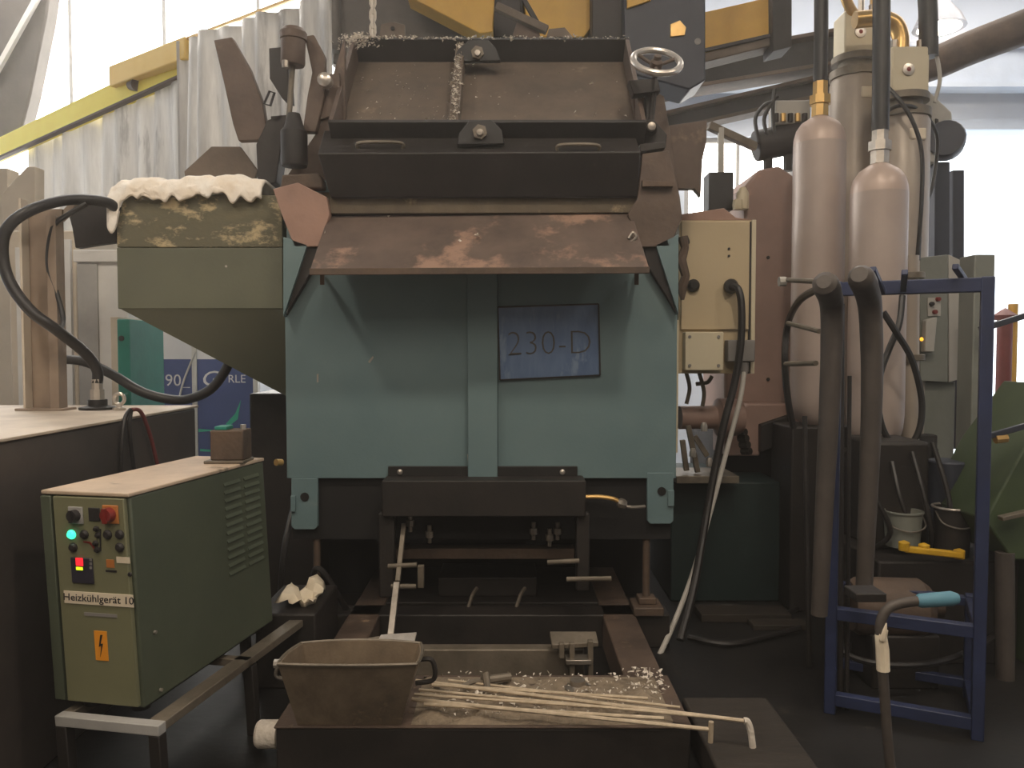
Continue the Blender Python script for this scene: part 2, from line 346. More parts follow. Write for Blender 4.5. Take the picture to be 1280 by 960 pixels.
# yellow tube and fitting right of the beam
MB().tube(cat([P(732, 621, 3.95), P(750, 621, 3.95), P(768, 624, 3.95), P(778, 630, 3.95)]), .011, 8).build('gas_tube', 'brass', fur)
MB().lathe([(.018, 0), (.026, .01), (.026, .03), (.018, .045)], P(772, 628, 3.95), (1, 0, -.3), 8).tube(cat([P(780, 632, 3.95), P(790, 634, 3.95), P(806, 633, 3.97)]), .009, 8).build('tube_fitting', 'steel', fur)
# ledge band
MB().plate([(352, 240), (848, 240), (846, 268), (354, 268)], 4.0, .3).build('ledge', 'ledge', fur, .006)
MB().plate([(413, 244), (800, 244), (795, 266), (409, 267)], 3.97, .03).build('ledge_lip', 'ledge', fur, .004)
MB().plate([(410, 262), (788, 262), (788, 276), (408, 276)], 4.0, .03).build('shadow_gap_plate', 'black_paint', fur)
# cheek plates
MB().plate([(341, 236), (372, 228), (408, 246), (412, 268), (398, 308), (368, 309), (352, 268)], 3.93, .05).build('cheek_plate', 'red_lead', fur, .004)
MB().plate([(797, 248), (803, 192), (836, 188), (850, 246), (853, 272), (838, 308), (800, 309), (785, 268)], 3.93, .05).build('cheek_plate', 'brown_steel', fur, .004)
# sloping apron shelf
a0, a1, a2, a3 = P(410, 270, 4.0), P(789, 264, 4.0), P(812, 336, 3.62), P(387, 338, 3.62)
nrm = (a1-a0).cross(a3-a0).normalized(); nrm = nrm if nrm.z < 0 else -nrm
sh = MB().prism([a0, a1, a2, a3], nrm*.018).build('apron_shelf', 'shelf_steel', fur, .003)
MB().bar(a3-V((0, .0, .006)), a2-V((0, .0, .006)), .012, .03).build('shelf_lip', 'rust_steel', sh, .002)
MB().chip(PP(599, 296, a0, nrm)-nrm*.012, .024).chip(PP(597, 298, a0, nrm)-nrm*.012, .02).chip(PP(575, 303, a0, nrm)-nrm*.004, .012).chip(PP(486, 272, a0, nrm)-nrm*.004, .012).chip(PP(388+18, 292, a0, nrm)-nrm*.004, .01).build('metal_splash', 'dust', sh)
for px in (402, 795):
    MB().prism([P(px-2, 338, 3.66), P(px-2, 356, 3.7), P(px-2, 340, 3.98)], (.02, 0, 0)).build('shelf_bracket', 'rust_steel', fur)
MB().tube(cat([P(786, 298, 3.80), P(791, 291, 3.80), P(795, 297, 3.80), P(788, 303, 3.80)]), .008, 8).build('shelf_latch', 'steel', fur)
# lid box (black) below the tray
c = [P(397, 192, 3.84), P(801, 190, 3.84), P(797, 246, 3.94), P(413, 247, 3.94)]
d = [P(405, 163, 4.02), P(792, 163, 4.02)]
lb = MB(); zz = .5
vs = c + d + [c[2]+V((0, zz, 0)), c[3]+V((0, zz, 0)), d[0]+V((0, zz, .0)), d[1]+V((0, zz, .0))]
lb.add(vs, [(0, 1, 2, 3), (4, 5, 1, 0), (3, 2, 6, 7), (4, 8, 9, 5), (0, 3, 7, 8, 4), (1, 5, 9, 6, 2), (8, 7, 6, 9)])
lidbox = lb.build('lid_box', 'black_steel', fur, .006)
nb = (c[1]-c[0]).cross(d[0]-c[0]).normalized(); nb = nb if nb.z > 0 else -nb
for (x0, x1, yy) in [(448, 503, 185), (697, 748, 188)]:
    q0, q1 = PP(x0, yy, c[0], nb), PP(x1, yy, c[0], nb)
    MB().tube(cat([q0-nb*.005, q0+nb*.028+V((.012, 0, 0)), q1+nb*.028-V((.012, 0, 0)), q1-nb*.005], 5), .0085, 8).build('grab_handle', 'dull_steel', lidbox)
# tray in its own sloping frame
t0 = P(410, 151, 3.9); t1 = P(808, 151, 3.9); tb0 = P(430, 47, 4.5); tb1 = P(774, 47, 4.5)
e2 = ((tb0+tb1)/2-(t0+t1)/2); TL = e2.length; e2.normalize(); e2 = V((0, e2.y, e2.z)).normalized(); e1 = V((1, 0, 0)); e3 = e1.cross(e2).normalized()
TX0, TX1 = t0.x, t1.x; TO = V((0, t0.y, t0.z))
TM = Matrix(((e1.x, e2.x, e3.x, TO.x), (e1.y, e2.y, e3.y, TO.y), (e1.z, e2.z, e3.z, TO.z), (0, 0, 0, 1)))
DH = .13
tray = MB(TM).box(TX0, TX1, 0, TL, -DH-.012, -DH).build('lid_tray', 'tray_steel', fur)
MB(TM).box(TX0, TX1, -.012, .012, -DH, 0).build('front_wall', 'black_steel', tray, .003)
MB(TM).box(TX0, TX1, TL-.024, TL, -DH, 0).build('back_wall', 'black_steel', tray, .003)
MB(TM).box(TX0, TX0+.022, .012, TL-.024, -DH, 0).build('side_wall', 'brown_steel', tray, .003)
MB(TM).box(TX1-.022, TX1, .012, TL-.024, -DH, 0).build('side_wall', 'brown_steel', tray, .003)
xd = P(566, 150, 3.9).x
MB(TM).box(xd-.024, xd+.024, .012, TL-.024, -DH, -.02).build('divider', 'tray_steel', tray, .004)
rng = random.Random(3)
dd = MB()
for _ in range(260): dd.chip(TM @ V((xd+rng.gauss(0, .012), rng.uniform(.02, TL+.01), -.02+.002)), rng.uniform(.005, .015))
for _ in range(230):
    u = rng.uniform(TX0+.05, TX1-.06); w = rng.random()
    if u > xd+.1 and w < .8: continue
    dd.chip(TM @ V((u, rng.uniform(.03, TL-.05), -DH+.002)), rng.uniform(.003, .011))
for _ in range(420):
    u = TX0 + (rng.random()**2.0)*(TX1-TX0)
    dd.chip(TM @ V((u, TL-.012+rng.gauss(0, .01), .002)), rng.uniform(.004, .014))
for _ in range(420): dd.chip(TM @ V((TX0+rng.gauss(.03, .05), TL-.02+rng.gauss(0, .03), rng.uniform(-.03, .012))), rng.uniform(.005, .013))
o = dd.build('metal_crumbs', 'dust', tray, smooth=False); o['kind'] = 'stuff'; o['label'] = 'whitish metal crumbs and dust lying in the tray'
for q, cxy, yy in [([(566, 77), (572, 62), (586, 50), (610, 49), (620, 60), (626, 76)], (597, 67), 4.40), ([(571, 181), (574, 166), (586, 151), (614, 149), (627, 162), (631, 180)], (600, 166), 3.85)]:
    lg = MB().plate(q, yy, .04).build('lid_lug', 'black_paint', fur, .005)
    hexbolt(MB(), P(*cxy, yy), (0, -1, 0), .036, .022).build('lug_nut', 'dull_steel', lg)
    MB().lathe([(.018, 0), (.015, .018), (0, .019)], P(*cxy, yy-.022), (0, -1, 0), 10).build('lug_bolt', 'steel', lg)
# upright eye tab behind the tray and chain
tabm = MB().plate([(474, 48), (476, 30), (492, 27), (506, 31), (506, 50)], 4.62, .02).build('lift_tab', 'tray_steel', fur, .003)
MB().disc(P(491, 36, max(4.615, 4.622)), .012).build('tab_hole', 'void', tabm)
MB().plate([(683, 46), (686, 36), (706, 34), (716, 46)], 4.62, .03).build('lift_tab', 'tray_steel', fur, .003)
# handwheel on spindle, right end of the tray
hw = P(821, 77, 3.95); ax = V((.06, -.72, .69)).normalized()
hwp = MB().ring(hw, ax, .115, .0165, 36, 10).build('handwheel', 'bright_steel', fur)
for k in range(3):
    a = 2*math.pi*k/3+.5; x_ = ax.orthogonal().normalized(); y_ = ax.cross(x_); dr = x_*math.cos(a)+y_*math.sin(a)
    MB().tube([hw-ax*.02+dr*.02, hw-ax*.012+dr*.06, hw+dr*.112], .009, 8).build('spoke', 'rust_steel', hwp)
MB().lathe([(.03, -.05), (.03, .0), (.018, .012), (.018, .03)], hw, ax, 16).build('hub', 'rust_steel', hwp)
MB().tube([hw-ax*.04, P(818, 100, 4.0), P(815, 140, 4.02), P(812, 160, 4.02)], .014, 10).build('spindle', 'black_steel', fur)
MB().plate([(786, 100), (822, 98), (826, 114), (792, 118)], 3.98, .08).build('spindle_bracket', 'black_steel', fur, .004)
MB().plate([(806, 110), (822, 108), (818, 150), (834, 168), (832, 185), (800, 186), (800, 168), (808, 145)], 4.02, .04).build('hinge_arm', 'black_steel', fur, .004)
hb = MB().cyl(P(812, 160, 3.96), P(812, 160, 4.03), .04, 16).build('hinge_pin', 'black_steel', fur, .004)
MB().lathe([(.022, 0), (.02, .02), (0, .024)], P(814, 159, 3.955), (0, -1, 0), 14).build('pin_cap', 'steel', hb)
MB().plate([(800, 180), (832, 177), (832, 185), (800, 190)], 3.95, .08).build('hinge_foot', 'black_steel', fur, .003)
MB().plate([(803, 225), (842, 228), (842, 233), (803, 233)], 3.9, .04).build('cheek_rib', 'rust_steel', fur, .002)
# right-hand brown side plate behind the hinge
MB().plate([(790, 100), (830, 120), (842, 190), (850, 250), (800, 250)], 4.12, .05).build('lid_side_plate', 'brown_steel', fur, .004)
MB().plate([(430, 47), (408, 120), (396, 165), (345, 240), (420, 250), (432, 160)], 4.14, .05).build('lid_side_plate', 'brown_steel', fur, .004)
# pneumatic cylinder on the left of the lid
lc = MB().lathe([(0, 0), (.055, .0), (.06, .01), (.06, .12), (.066, .125), (.066, .16), (.05, .18), (0, .18)], P(366, 82, 4.05), (0.04, -.02, 1), 20).build('lift_cylinder', 'brown_steel', fur)
MB().cyl(P(361, 150, 4.05), P(366, 76, 4.05), .014, 10).build('cylinder_rod', 'dull_steel', lc)
MB().cyl(P(357, 85, 4.0), P(357, 76, 4.0), .018, 8).build('port_fitting', 'steel', lc)
MB().lathe([(.0, 0), (.062, 0), (.066, .02), (.066, .17), (.05, .19), (.03, .26), (0, .26)], P(368, 208, 4.04), (0, 0, 1), 20).build('cylinder_base', 'black_steel', lc)
MB().plate([(352, 218), (398, 216), (404, 226), (404, 236), (350, 236)], 3.95, .16).build('base_block', 'rust_steel', lc, .01)
MB().plate([(380, 45), (392, 43), (406, 70), (406, 120), (395, 165), (378, 165), (384, 120), (390, 90), (386, 70)], 4.1, .05).build('curved_link', 'brown_steel', fur, .006)
MB().plate([(336, 60), (358, 58), (362, 126), (352, 122), (337, 98)], 4.2, .1).build('switch_box', 'black_steel', fur, .004)
MB().lathe([(.0, 0), (.035, 0), (.035, .05), (.02, .06)], P(408, 103, 4.08), (0, -1, 0), 12).build('link_pin', 'bright_steel', fur)
MB().plate([(396, 96), (424, 90), (426, 140), (400, 150)], 4.12, .04).build('link_plate', 'brown_steel', fur, .004)
MB().cyl(P(352, 578, 3.98), P(345, 578, 3.95), .017, 12).build('side_plug', 'brass', fur)

MB().box(xl, xr, 4.92, 5.65, .0, .56).build('rear_light_block', 'void', fur)  # added black block, stops back light passing under the furnace
# sign sleeve on the panel
sl = thing('document_sleeve', 'blue-tinted sheet in black-edged clear sleeve on the teal front panel', 'sign', P(685, 476, FY-.004))
q = [P(622, 384, FY-.006), P(748, 380, FY-.006), P(750, 469, FY-.006), P(625, 475, FY-.006)]
MB().prism(q, (0, .005, 0)).build('sheet', 'paper_blue', sl)
for i in range(4):
    MB().bar(q[i]-V((0, .001, 0)), q[(i+1) % 4]-V((0, .001, 0)), .008, .013, (0, 1, 0)).build('sleeve_edge', 'black_paint', sl)
text('lettering', '230-D', .175, P(687, 430, FY-.0075), V((1, 0, .02)), (-.02, 0, 1), 'print_grey', sl, .96, thin=-.004)

# ============================================================ hopper on the left
hp = thing('charging_hopper', 'olive green charging hopper with dirt-crusted upper band, left of the furnace', 'hopper', (-1.6, 4.3, 1.3))
HY = 4.08
hz = [P(0, yy, HY).z for yy in (244, 309, 386)]
hx0, hx1 = P(146, 300, HY).x, P(353, 300, HY).x
MB().prism([(hx0+.05, HY, hz[0]), (hx1, HY, hz[0]), (hx1, HY, hz[1]), (hx0, HY, hz[1]), (hx0, HY, hz[0]-.1)], (0, .42, 0)).build('upper_band', 'hopper_dirty', hp, .004)
MB().prism([(hx0, HY-.004, hz[1]-.003), (hx1, HY-.004, hz[1]-.003), (hx1, HY-.004, hz[2]), (hx0, HY-.004, hz[2])], (0, .42, 0)).build('body', 'hopper_green', hp, .004)
f0, f1 = (hx0+.01, HY, hz[2]), (hx1, HY, hz[2]); zbt = 1.25
vs = [f0, f1, (hx1, HY+.30, zbt), (hx1, HY+.40, zbt), (hx1, HY+.41, hz[2]), (hx0+.01, HY+.41, hz[2]), (hx1-.06, HY+.30, zbt), (hx1-.06, HY+.40, zbt)]
MB().add(vs, [(0, 1, 2, 6), (0, 6, 7, 5), (6, 2, 3, 7), (7, 3, 4, 5), (1, 4, 3, 2), (0, 5, 4, 1)]).build('lower_chute', 'hopper_green', hp, .003)
MB().disc(P(283, 333, max(HY-.008, HY)), .006).build('rivet', 'bright_steel', hp)
# wool blanket: a lumpy strip hung over the top edge
def blanket():
    nx, ny = 46, 14; vs = []; fs = []; r = random.Random(11)
    for j in range(ny):
        t = j/(ny-1)
        for i in range(nx):
            s = i/(nx-1); x = hx0-.03+s*(hx1-hx0-.06)
            prof = [( .40, .0), (.2, .055), (.02, .06), (-.03, .0), (-.035, -.055)]
            k = t*(len(prof)-1); a = int(min(k, len(prof)-2)); w = k-a
            y = prof[a][0]*(1-w)+prof[a+1][0]*w; z = prof[a][1]*(1-w)+prof[a+1][1]*w
            hump = .045*math.exp(-((s-.6)/.22)**2)+.016*math.sin(s*9)+.008*math.sin(s*23+t*4)+.006*math.sin(s*57+t*9)-.04*(s < .05)
            if t > .7: z += -.022*(math.sin(s*13+1)*math.sin(s*29)+.6*math.sin(s*71))*(t-.7)*3 - .028*r.random() + .02
            if t > .85 and s < .07: z -= .12
            vs.append((x, HY+y+.012*r.uniform(-1, 1), hz[0]+.015+z+hump*(1-.5*t)+.006*r.uniform(-1, 1)))
    for j in range(ny-1):
        for i in range(nx-1): fs.append((j*nx+i, j*nx+i+1, (j+1)*nx+i+1, (j+1)*nx+i))
    m = MB().add(vs, fs); return m
wl = tag(blanket().build('wool_blanket', 'wool', recalc=True), 'fluffy white insulating wool blanket over the hopper rim', 'blanket')
so = wl.modifiers.new('solid', 'SOLIDIFY'); so.thickness = .022; so.offset = 0
ss = wl.modifiers.new('sub', 'SUBSURF'); ss.levels = 1; ss.render_levels = 1
# swing arm
ar = thing('swing_arm', 'brown steel swing arm plate standing up behind the hopper', 'arm', P(322, 232, 4.25))
MB().plate([(267, 50), (290, 46), (312, 85), (328, 127), (333, 158), (323, 175), (298, 176), (291, 155), (280, 105)], 4.25, .05).build('arm_plate', 'brown_steel', ar, .005)
MB().plate([(320, 180), (334, 150), (352, 143), (356, 152), (345, 228), (322, 233)], 4.2, .12).build('arm_bracket', 'black_steel', ar, .006)
MB().plate([(338, 145), (362, 143), (362, 152), (340, 156)], 4.2, .1).build('bracket_tab', 'black_steel', ar, .004)
MB().tube([P(330, 130, 4.22), P(337, 114, 4.22), P(343, 116, 4.22), P(338, 132, 4.22)], .007, 8, True).build('link_loop', 'black_paint', ar)
wp = MB().plate([(230, 214), (264, 183), (300, 183), (322, 213), (318, 226), (232, 226)], 4.48, .03).build('baffle_plate', 'tray_steel', None, .004)
tag(wp, 'grey-brown wedge-topped baffle plate behind the wool blanket', 'plate')

sk = MB().box(-1.52, -1.145, 4.62, 5.3, 0, 1.26).build('dark_filler', 'black_steel', None, .01); tag(sk, 'added dark block for the shade beneath the hopper chute beside the furnace', 'pedestal')  # added block, keeps the gap between unit and furnace dark
# ============================================================ curtain and crane rail
def curtain(name, label, top, bot, folds, seed):
    # top: list of world points left->right; hangs down to z=bot
    n = 130; m = 10; vs = []; fs = []; r = random.Random(seed); ph = [r.uniform(0, 6) for _ in range(4)]
    a, b_ = top; nn = V((-(b_-a).y, (b_-a).x, 0)).normalized()
    for j in range(m):
        t = j/(m-1)
        for i in range(n):
            s = i/(n-1); p = a.lerp(b_, s)
            am = .022+.03*t
            off = am*math.sin(s*folds*6.283+ph[0]+.6*math.sin(s*11+ph[1]))+.03*math.sin(s*folds*2.3+ph[2]+t)
            z = p.z+(bot-p.z)*t
            vs.append(V((p.x, p.y, z))+nn*off)
    for j in range(m-1):
        for i in range(n-1): fs.append((j*n+i, j*n+i+1, (j+1)*n+i+1, (j+1)*n+i))
    o = MB().add(vs, fs).build(name, 'curtain'); so = o.modifiers.new('solid', 'SOLIDIFY'); so.thickness = .01
    return tag(o, label, 'curtain', 'welding curtains behind the hopper')
curtain('foil_curtain', 'stained grey foil curtain hanging below the bright yellow rail', (P(38, 166, 7.5), P(236, 86, 6.05)), 2.0, 9, 1)
curtain('foil_curtain', 'taller pale foil curtain beside the furnace lid', (P(222, 52, 5.9), P(418, -8, 4.85)), 2.4, 8, 2)
rl = thing('crane_rail', 'bright yellow crane rail running above the foil curtain', 'rail', P(100, 160, 6.9))
A, B = P(-40, 206, 7.95), P(238, 78, 6.05)
MB().bar(A, B, .10, .17).build('rail_web', 'rail_yellow', rl, .004)
MB().bar(A-V((0, .05, .10)), B-V((0, .05, .10)), .05, .02).build('rail_flange', 'rust_steel', rl, .003)
A2, B2 = P(145, 98, 6.5), P(240, 62, 5.9)
MB().bar(A2, B2, .12, .16).build('end_carriage', 'carriage_yellow', rl, .01)
MB().cyl(P(166, 106, 6.4), P(172, 106, 6.32), .05, 14).build('travel_wheel', 'rust_steel', rl)
tr = MB().bar(P(225, 52, 5.95), P(420, -22, 4.8), .02, .02).build('curtain_rod', 'brass'); tag(tr, 'thin ochre rod carrying the taller foil curtain', 'rod')
# grey duct upper left
du = thing('air_duct', 'grey sheet metal air duct at the upper left edge', 'duct', P(10, 175, 8.4))
MB().plate([(-60, -40), (66, -40), (58, 20), (38, 118), (26, 165), (-60, 196)], 8.3, .2).build('duct_body', 'hood_grey', du, .02)
MB().bar(P(52, -12, 8.25), P(-8, 96, 8.25), .05, .05).build('duct_brace', 'white_paint', du, .004)

# ============================================================ left machine base (tank) and what stands on it
TKZ = 1.215
tk = thing('machine_bed', 'long dark steel machine base along the left edge', 'machine', (-2.6, 3.0, 0))
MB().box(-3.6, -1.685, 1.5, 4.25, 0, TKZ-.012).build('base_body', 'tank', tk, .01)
MB().box(-3.62, -1.675, 1.48, 4.27, TKZ-.012, TKZ).build('top_plate', 'tank_top_lit', tk, .003)
MB().box(-1.684, -1.676, 2.55, 2.6, .05, TKZ-.02).build('seam', 'tank', tk)
eb = P(149, 510, 3.9); eb.z = TKZ
e = MB().lathe([(.03, 0), (.03, .012), (.014, .016), (.014, .03)], (eb.x, 3.9, TKZ), n=14).ring((eb.x, 3.9, TKZ+.055), (0, 1, 0), .026, .009, 20, 8)
tag(e.build('eye_bolt', 'bright_steel'), 'bright lifting eye bolt on the machine base top', 'bolt')
fx = P(122, 505, 3.95).x
hf = thing('hose_fitting', 'black and steel hose coupling upright on the machine base', 'fitting', (fx, 3.95, TKZ))
MB().lathe([(.085, 0), (.085, .012), (.045, .02), (.045, .05)], (fx, 3.95, TKZ), n=18).build('flange', 'black_paint', hf)
MB().lathe([(.034, .05), (.034, .1), (.026, .1), (.026, .15)], (fx, 3.95, TKZ), n=8).build('coupling', 'bright_steel', hf)
h1 = MB().tube(cat([(fx, 3.95, TKZ+.13), P(121, 462, 3.95), P(105, 440, 3.9), P(70, 412, 3.75), P(38, 388, 3.7), P(12, 352, 3.7), P(3, 315, 3.7), P(10, 284, 3.7), P(40, 262, 3.75), P(85, 250, 3.9), P(130, 252, 4.0), P(147, 262, 4.06)]), .026, 12).build('looped_hose', 'rubber')
tag(h1, 'thick black hose looping far left from the coupling to the hopper', 'hose')
h2 = MB().tube(cat([P(72, 449, 4.4), P(105, 452, 4.4), P(140, 468, 4.4), P(180, 491, 4.4), P(225, 500, 4.4), P(260, 489, 4.35), P(280, 466, 4.32), P(288, 448, 4.3)]), .026, 12).build('drooping_hose', 'rubber')
tag(h2, 'thick black hose drooping in front of the green box', 'hose')
h3 = MB().tube(cat([P(108, 255, 3.92), P(85, 268, 3.9), P(66, 285, 3.88), P(60, 330, 3.88), P(72, 370, 3.88), P(79, 398, 3.86), P(75, 412, 3.78)]), .012, 8).build('thin_cable', 'rubber')
tag(h3, 'thin black cable hanging along the brown post', 'cable')
# brown folded post
po = thing('channel_post', 'brown folded steel post standing on the machine base', 'post', (P(55, 500, 3.95).x, 3.98, TKZ))
zpt = P(0, 262, 3.95).z
pa, pb = P(31, 400, 3.9).x, P(76, 400, 3.9).x
MB().box(pa, pb, 3.93, 3.945, TKZ, zpt).build('web', 'post_brown', po, .002)
MB().box(pa, pa+.012, 3.87, 3.93, TKZ, zpt+.04).build('flange', 'beige', po, .002)
MB().box(pb-.045, pb, 3.87, 3.93, TKZ, zpt-.04).build('flange', 'post_brown', po, .002)
MB().prism([(pb-.05, 3.93, zpt-.06), (pb, 3.93, zpt-.06), (pb+.11, 3.97, zpt+.06), (pb+.06, 3.97, zpt+.08)], (0, .02, 0)).build('folded_arm', 'post_brown', po, .002)
MB().box(pa-.03, pb+.03, 3.85, 3.97, TKZ, TKZ+.012).build('foot_plate', 'post_brown', po, .002)
cl = MB().plate([(84, 262), (106, 246), (126, 248), (145, 260), (146, 300), (150, 302), (120, 306), (94, 310), (90, 285)], 4.1, .05).build('dark_flap', 'black_steel', None, .01)
tag(cl, 'dark leather-like flap hanging left of the hopper', 'flap')
# beige cabinet group behind
cb = thing('beige_cabinet', 'tall beige machine cabinet behind the brown post', 'cabinet', (P(60, 400, 5.2).x, 5.4, 0))
MB().box(P(12, 400, 5.2).x, P(96, 400, 5.2).x, 5.2, 5.8, 0, P(0, 288, 5.2).z).build('body', 'beige', cb, .01)
MB().box(P(22, 400, 5.18).x, P(28, 400, 5.18).x, 5.17, 5.2, .9, P(0, 310, 5.2).z).build('edge_strip', 'white_paint', cb, .002)
MB().box(P(80, 400, 5.18).x, P(90, 400, 5.18).x, 5.17, 5.2, .9, P(0, 300, 5.2).z).build('edge_strip', 'white_paint', cb, .002)
wc = thing('white_cabinet', 'white switch cabinet with grey door between hopper and beige cabinet', 'cabinet', (P(120, 400, 5.0).x, 5.2, 0))
MB().box(P(97, 400, 5.0).x, P(160, 400, 5.0).x, 5.0, 5.45, 0, P(0, 312, 5.0).z).build('body', 'white_paint', wc, .01)
MB().box(P(99, 400, 5.0).x, P(124, 400, 5.0).x, 4.985, 5.0, .95, P(0, 330, 5.0).z).build('door', 'frame_grey', wc, .004)
MB().box(P(96, 400, 5.0).x, P(160, 400, 5.0).x, 4.97, 5.0, P(0, 328, 5.0).z, P(0, 313, 5.0).z).build('top_cap', 'white_paint', wc, .004)
bp = MB().box(P(-8, 400, 6.2).x, P(14, 400, 6.2).x, 6.2, 6.35, 0, P(0, 210, 6.2).z).build('partition_screen', 'beige', None, .005)
tag(bp, 'narrow beige panel at the far left behind the looped hose', 'panel')
bp = MB().plate([(2, 242), (34, 208), (44, 208), (44, 300), (2, 300)], 6.0, .12).build('machine_guard', 'beige', None, .005)
bp.location.z -= 0; tag(bp, 'beige panel with slanting top edge left of the curtain', 'panel')
gbx = thing('green_box', 'teal green machine column with dark bolt hole behind drooping hose', 'column', (P(176, 450, 4.7).x, 4.9, 0))
MB().box(-2.317, -2.243, 4.7, 5.16, 0, P(0, 399, 4.7).z).build('column_body', 'green_box', gbx, .006)
MB().disc(P(152, 423, max(4.70, 4.69)), .016).build('bolt_hole', 'ink', gbx)
MB().box(-2.365, -2.318, 4.72, 5.16, 0, P(0, 396, 4.7).z).build('side_panel', 'beige', gbx, .004)
# banners
for k, (x0, x1) in enumerate([(196, 241), (247, 317)]):
    lab = ['blue banner with white number 90 and green rays', 'blue banner with white lettering right of the number banner'][k]
    bn = thing('advertising_banner', lab, 'banner', (P((x0+x1)/2, 520, 6.0).x, 6.02, 0), 'blue advertising banners')
    MB().box(P(x0, 500, 6).x, P(x1, 500, 6).x, 6.0, 6.03, .03, P(0, 449, 6).z).build('panel', 'banner_blue', bn)
    MB().box(P(x0, 500, 6).x, P(x1, 500, 6).x, 5.999, 6.03, P(0, 449, 6).z, P(0, 415, 6).z).build('white_header', 'print_white', bn)
    MB().box(P(x1, 500, 6).x, P(x1+6, 500, 6).x, 5.99, 6.04, .03, P(0, 415, 6).z).build('frame_post', 'white_paint', bn)
    MB().box(P(x0, 500, 6).x, P(x1+6, 500, 6).x, 5.9, 6.12, 0, .03).build('foot', 'white_paint', bn)
    if k == 0:
        text('lettering', '90_', .125, P(206, 476, 5.998), (1, 0, 0), (0, 0, 1), 'print_white', bn, 1, align='LEFT')
        rays = [[(216, 522), (241, 531), (241, 533), (216, 527)], [(216, 543), (241, 553), (241, 555), (216, 551)], [(216, 566), (238, 574), (216, 574)]]
    else:
        text('lettering', 'G', .16, P(262, 474, 5.998), (1, 0, 0), (0, 0, 1), 'print_white', bn, 1.2, shear=.2)
        text('lettering', 'RLE', .085, P(296, 474, 5.998), (1, 0, 0), (0, 0, 1), 'print_white', bn, 1.0)
        rays = [[(248, 536), (272, 538), (248, 540)], [(250, 561), (270, 563), (270, 565), (250, 564)], [(282, 530), (294, 517), (301, 500), (297, 524), (287, 532)]]
    for q in rays: MB().plate(q, 5.997, .003).build('green_ray', 'banner_green', bn)
wr = MB().tube(cat([P(244, 440, 5.988), P(230, 475, 5.988), P(224, 498, 5.988)]), .008, 6).build('white_cable', 'white_paint'); tag(wr, 'thin white cable hanging before the blue banners', 'cable')
# cables over the end of the base
for k, pts in enumerate([[(163, 512), (156, 524), (152, 560), (152, 600)], [(165, 512), (176, 515), (188, 545), (199, 590)], [(164, 512), (162, 540), (168, 590)]]):
    q = [P(a, b_, 3.9) for a, b_ in pts]; 
    for p in q: p.x = max(p.x, -1.655) if p.z < TKZ else p.x
    yy = [(-1.655/((a-640)/F)) for a, b_ in pts]
    q = [P(a, b_, y) for (a, b_), y in zip(pts, yy)]
    o = MB().tube(cat(q), .009, 8).build('control_cable', 'red_pipe' if k == 1 else 'rubber')
    tag(o, ['black cable hanging down the machine base end', 'reddish cable curving down the machine base end', 'short black cable between two others on the machine base'][k], 'cable')

# ============================================================ heater unit on its stand
hA = V((-1.515, 2.62, 0)); fwd = V((.165, .85, 0)).normalized(); rt = V((fwd.y, -fwd.x, 0))
HM = Matrix(((rt.x, fwd.x, -.05, hA.x+.05*.335), (rt.y, fwd.y, 0, hA.y), (0, 0, 1, 0), (0, 0, 0, 1)))     # it leans a little to the left
HWD, HL, HZ0, HZ1 = .318, .88, .335, 1.045
def HF(px, py): return HM.inverted() @ PP(px, py, hA, fwd)     # local point on the front face
ht = thing('heating_cooling_unit', 'green heating and cooling unit with control front and louvred side', 'machine', tuple(hA+V((0, 0, HZ0))))
MB(HM).box(0, HWD, .012, HL, HZ0, HZ1-.014).build('housing', 'heater_shaded', ht, .006)
MB(HM).box(-.004, HWD+.004, .0, HL+.004, HZ1-.014, HZ1).build('top_cover', 'heater_top_lit', ht, .004)
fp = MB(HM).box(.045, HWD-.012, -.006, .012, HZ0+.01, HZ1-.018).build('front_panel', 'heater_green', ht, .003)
MB(HM).box(-.004, .034, -.004, .014, HZ0+.01, HZ1-.018).build('edge_post', 'heater_shaded', ht, .003)
MB(HM).box(.07, HWD-.03, .06, HL-.03, HZ0-.02, HZ0).build('underframe', 'void', ht)
for (x_, y_) in [(.09, .06), (HWD-.05, .06), (.09, HL-.08), (HWD-.05, HL-.08)]:
    MB(HM).cyl((x_, y_, HZ0-.0225), (x_, y_, HZ0), .03, 14).build('rubber_foot', 'rubber', ht)
def on(px, py): p = HF(px, py); return V((p.x, -.006, p.z))
o1 = on(99, 643); sw = MB(HM).box(o1.x-.026, o1.x+.026, -.012, -.006, o1.z-.028, o1.z+.028).build('switch_plate', 'frame_grey', ht, .002)
MB(HM).lathe([(.02, 0), (.018, .02), (0, .02)], (o1.x, -.012, o1.z), (0, -1, 0), 16).box(o1.x-.005, o1.x+.005, -.038, -.03, o1.z-.02, o1.z+.02).build('switch_knob', 'ink', sw)
o1 = on(122, 642); MB(HM).box(o1.x-.022, o1.x+.02, -.010, -.006, o1.z-.022, o1.z+.022).build('meter_display', 'ink', ht, .002)
o1 = on(143, 642); sw = MB(HM).box(o1.x-.03, o1.x+.026, -.012, -.006, o1.z-.03, o1.z+.03).build('main_switch_plate', 'amber_plate', ht, .002)
MB(HM).lathe([(.024, 0), (.02, .022), (0, .022)], (o1.x-.004, -.012, o1.z), (0, -1, 0), 16).box(o1.x-.01, o1.x+.002, -.042, -.032, o1.z-.024, o1.z+.024).build('main_switch_knob', 'red_knob', sw)
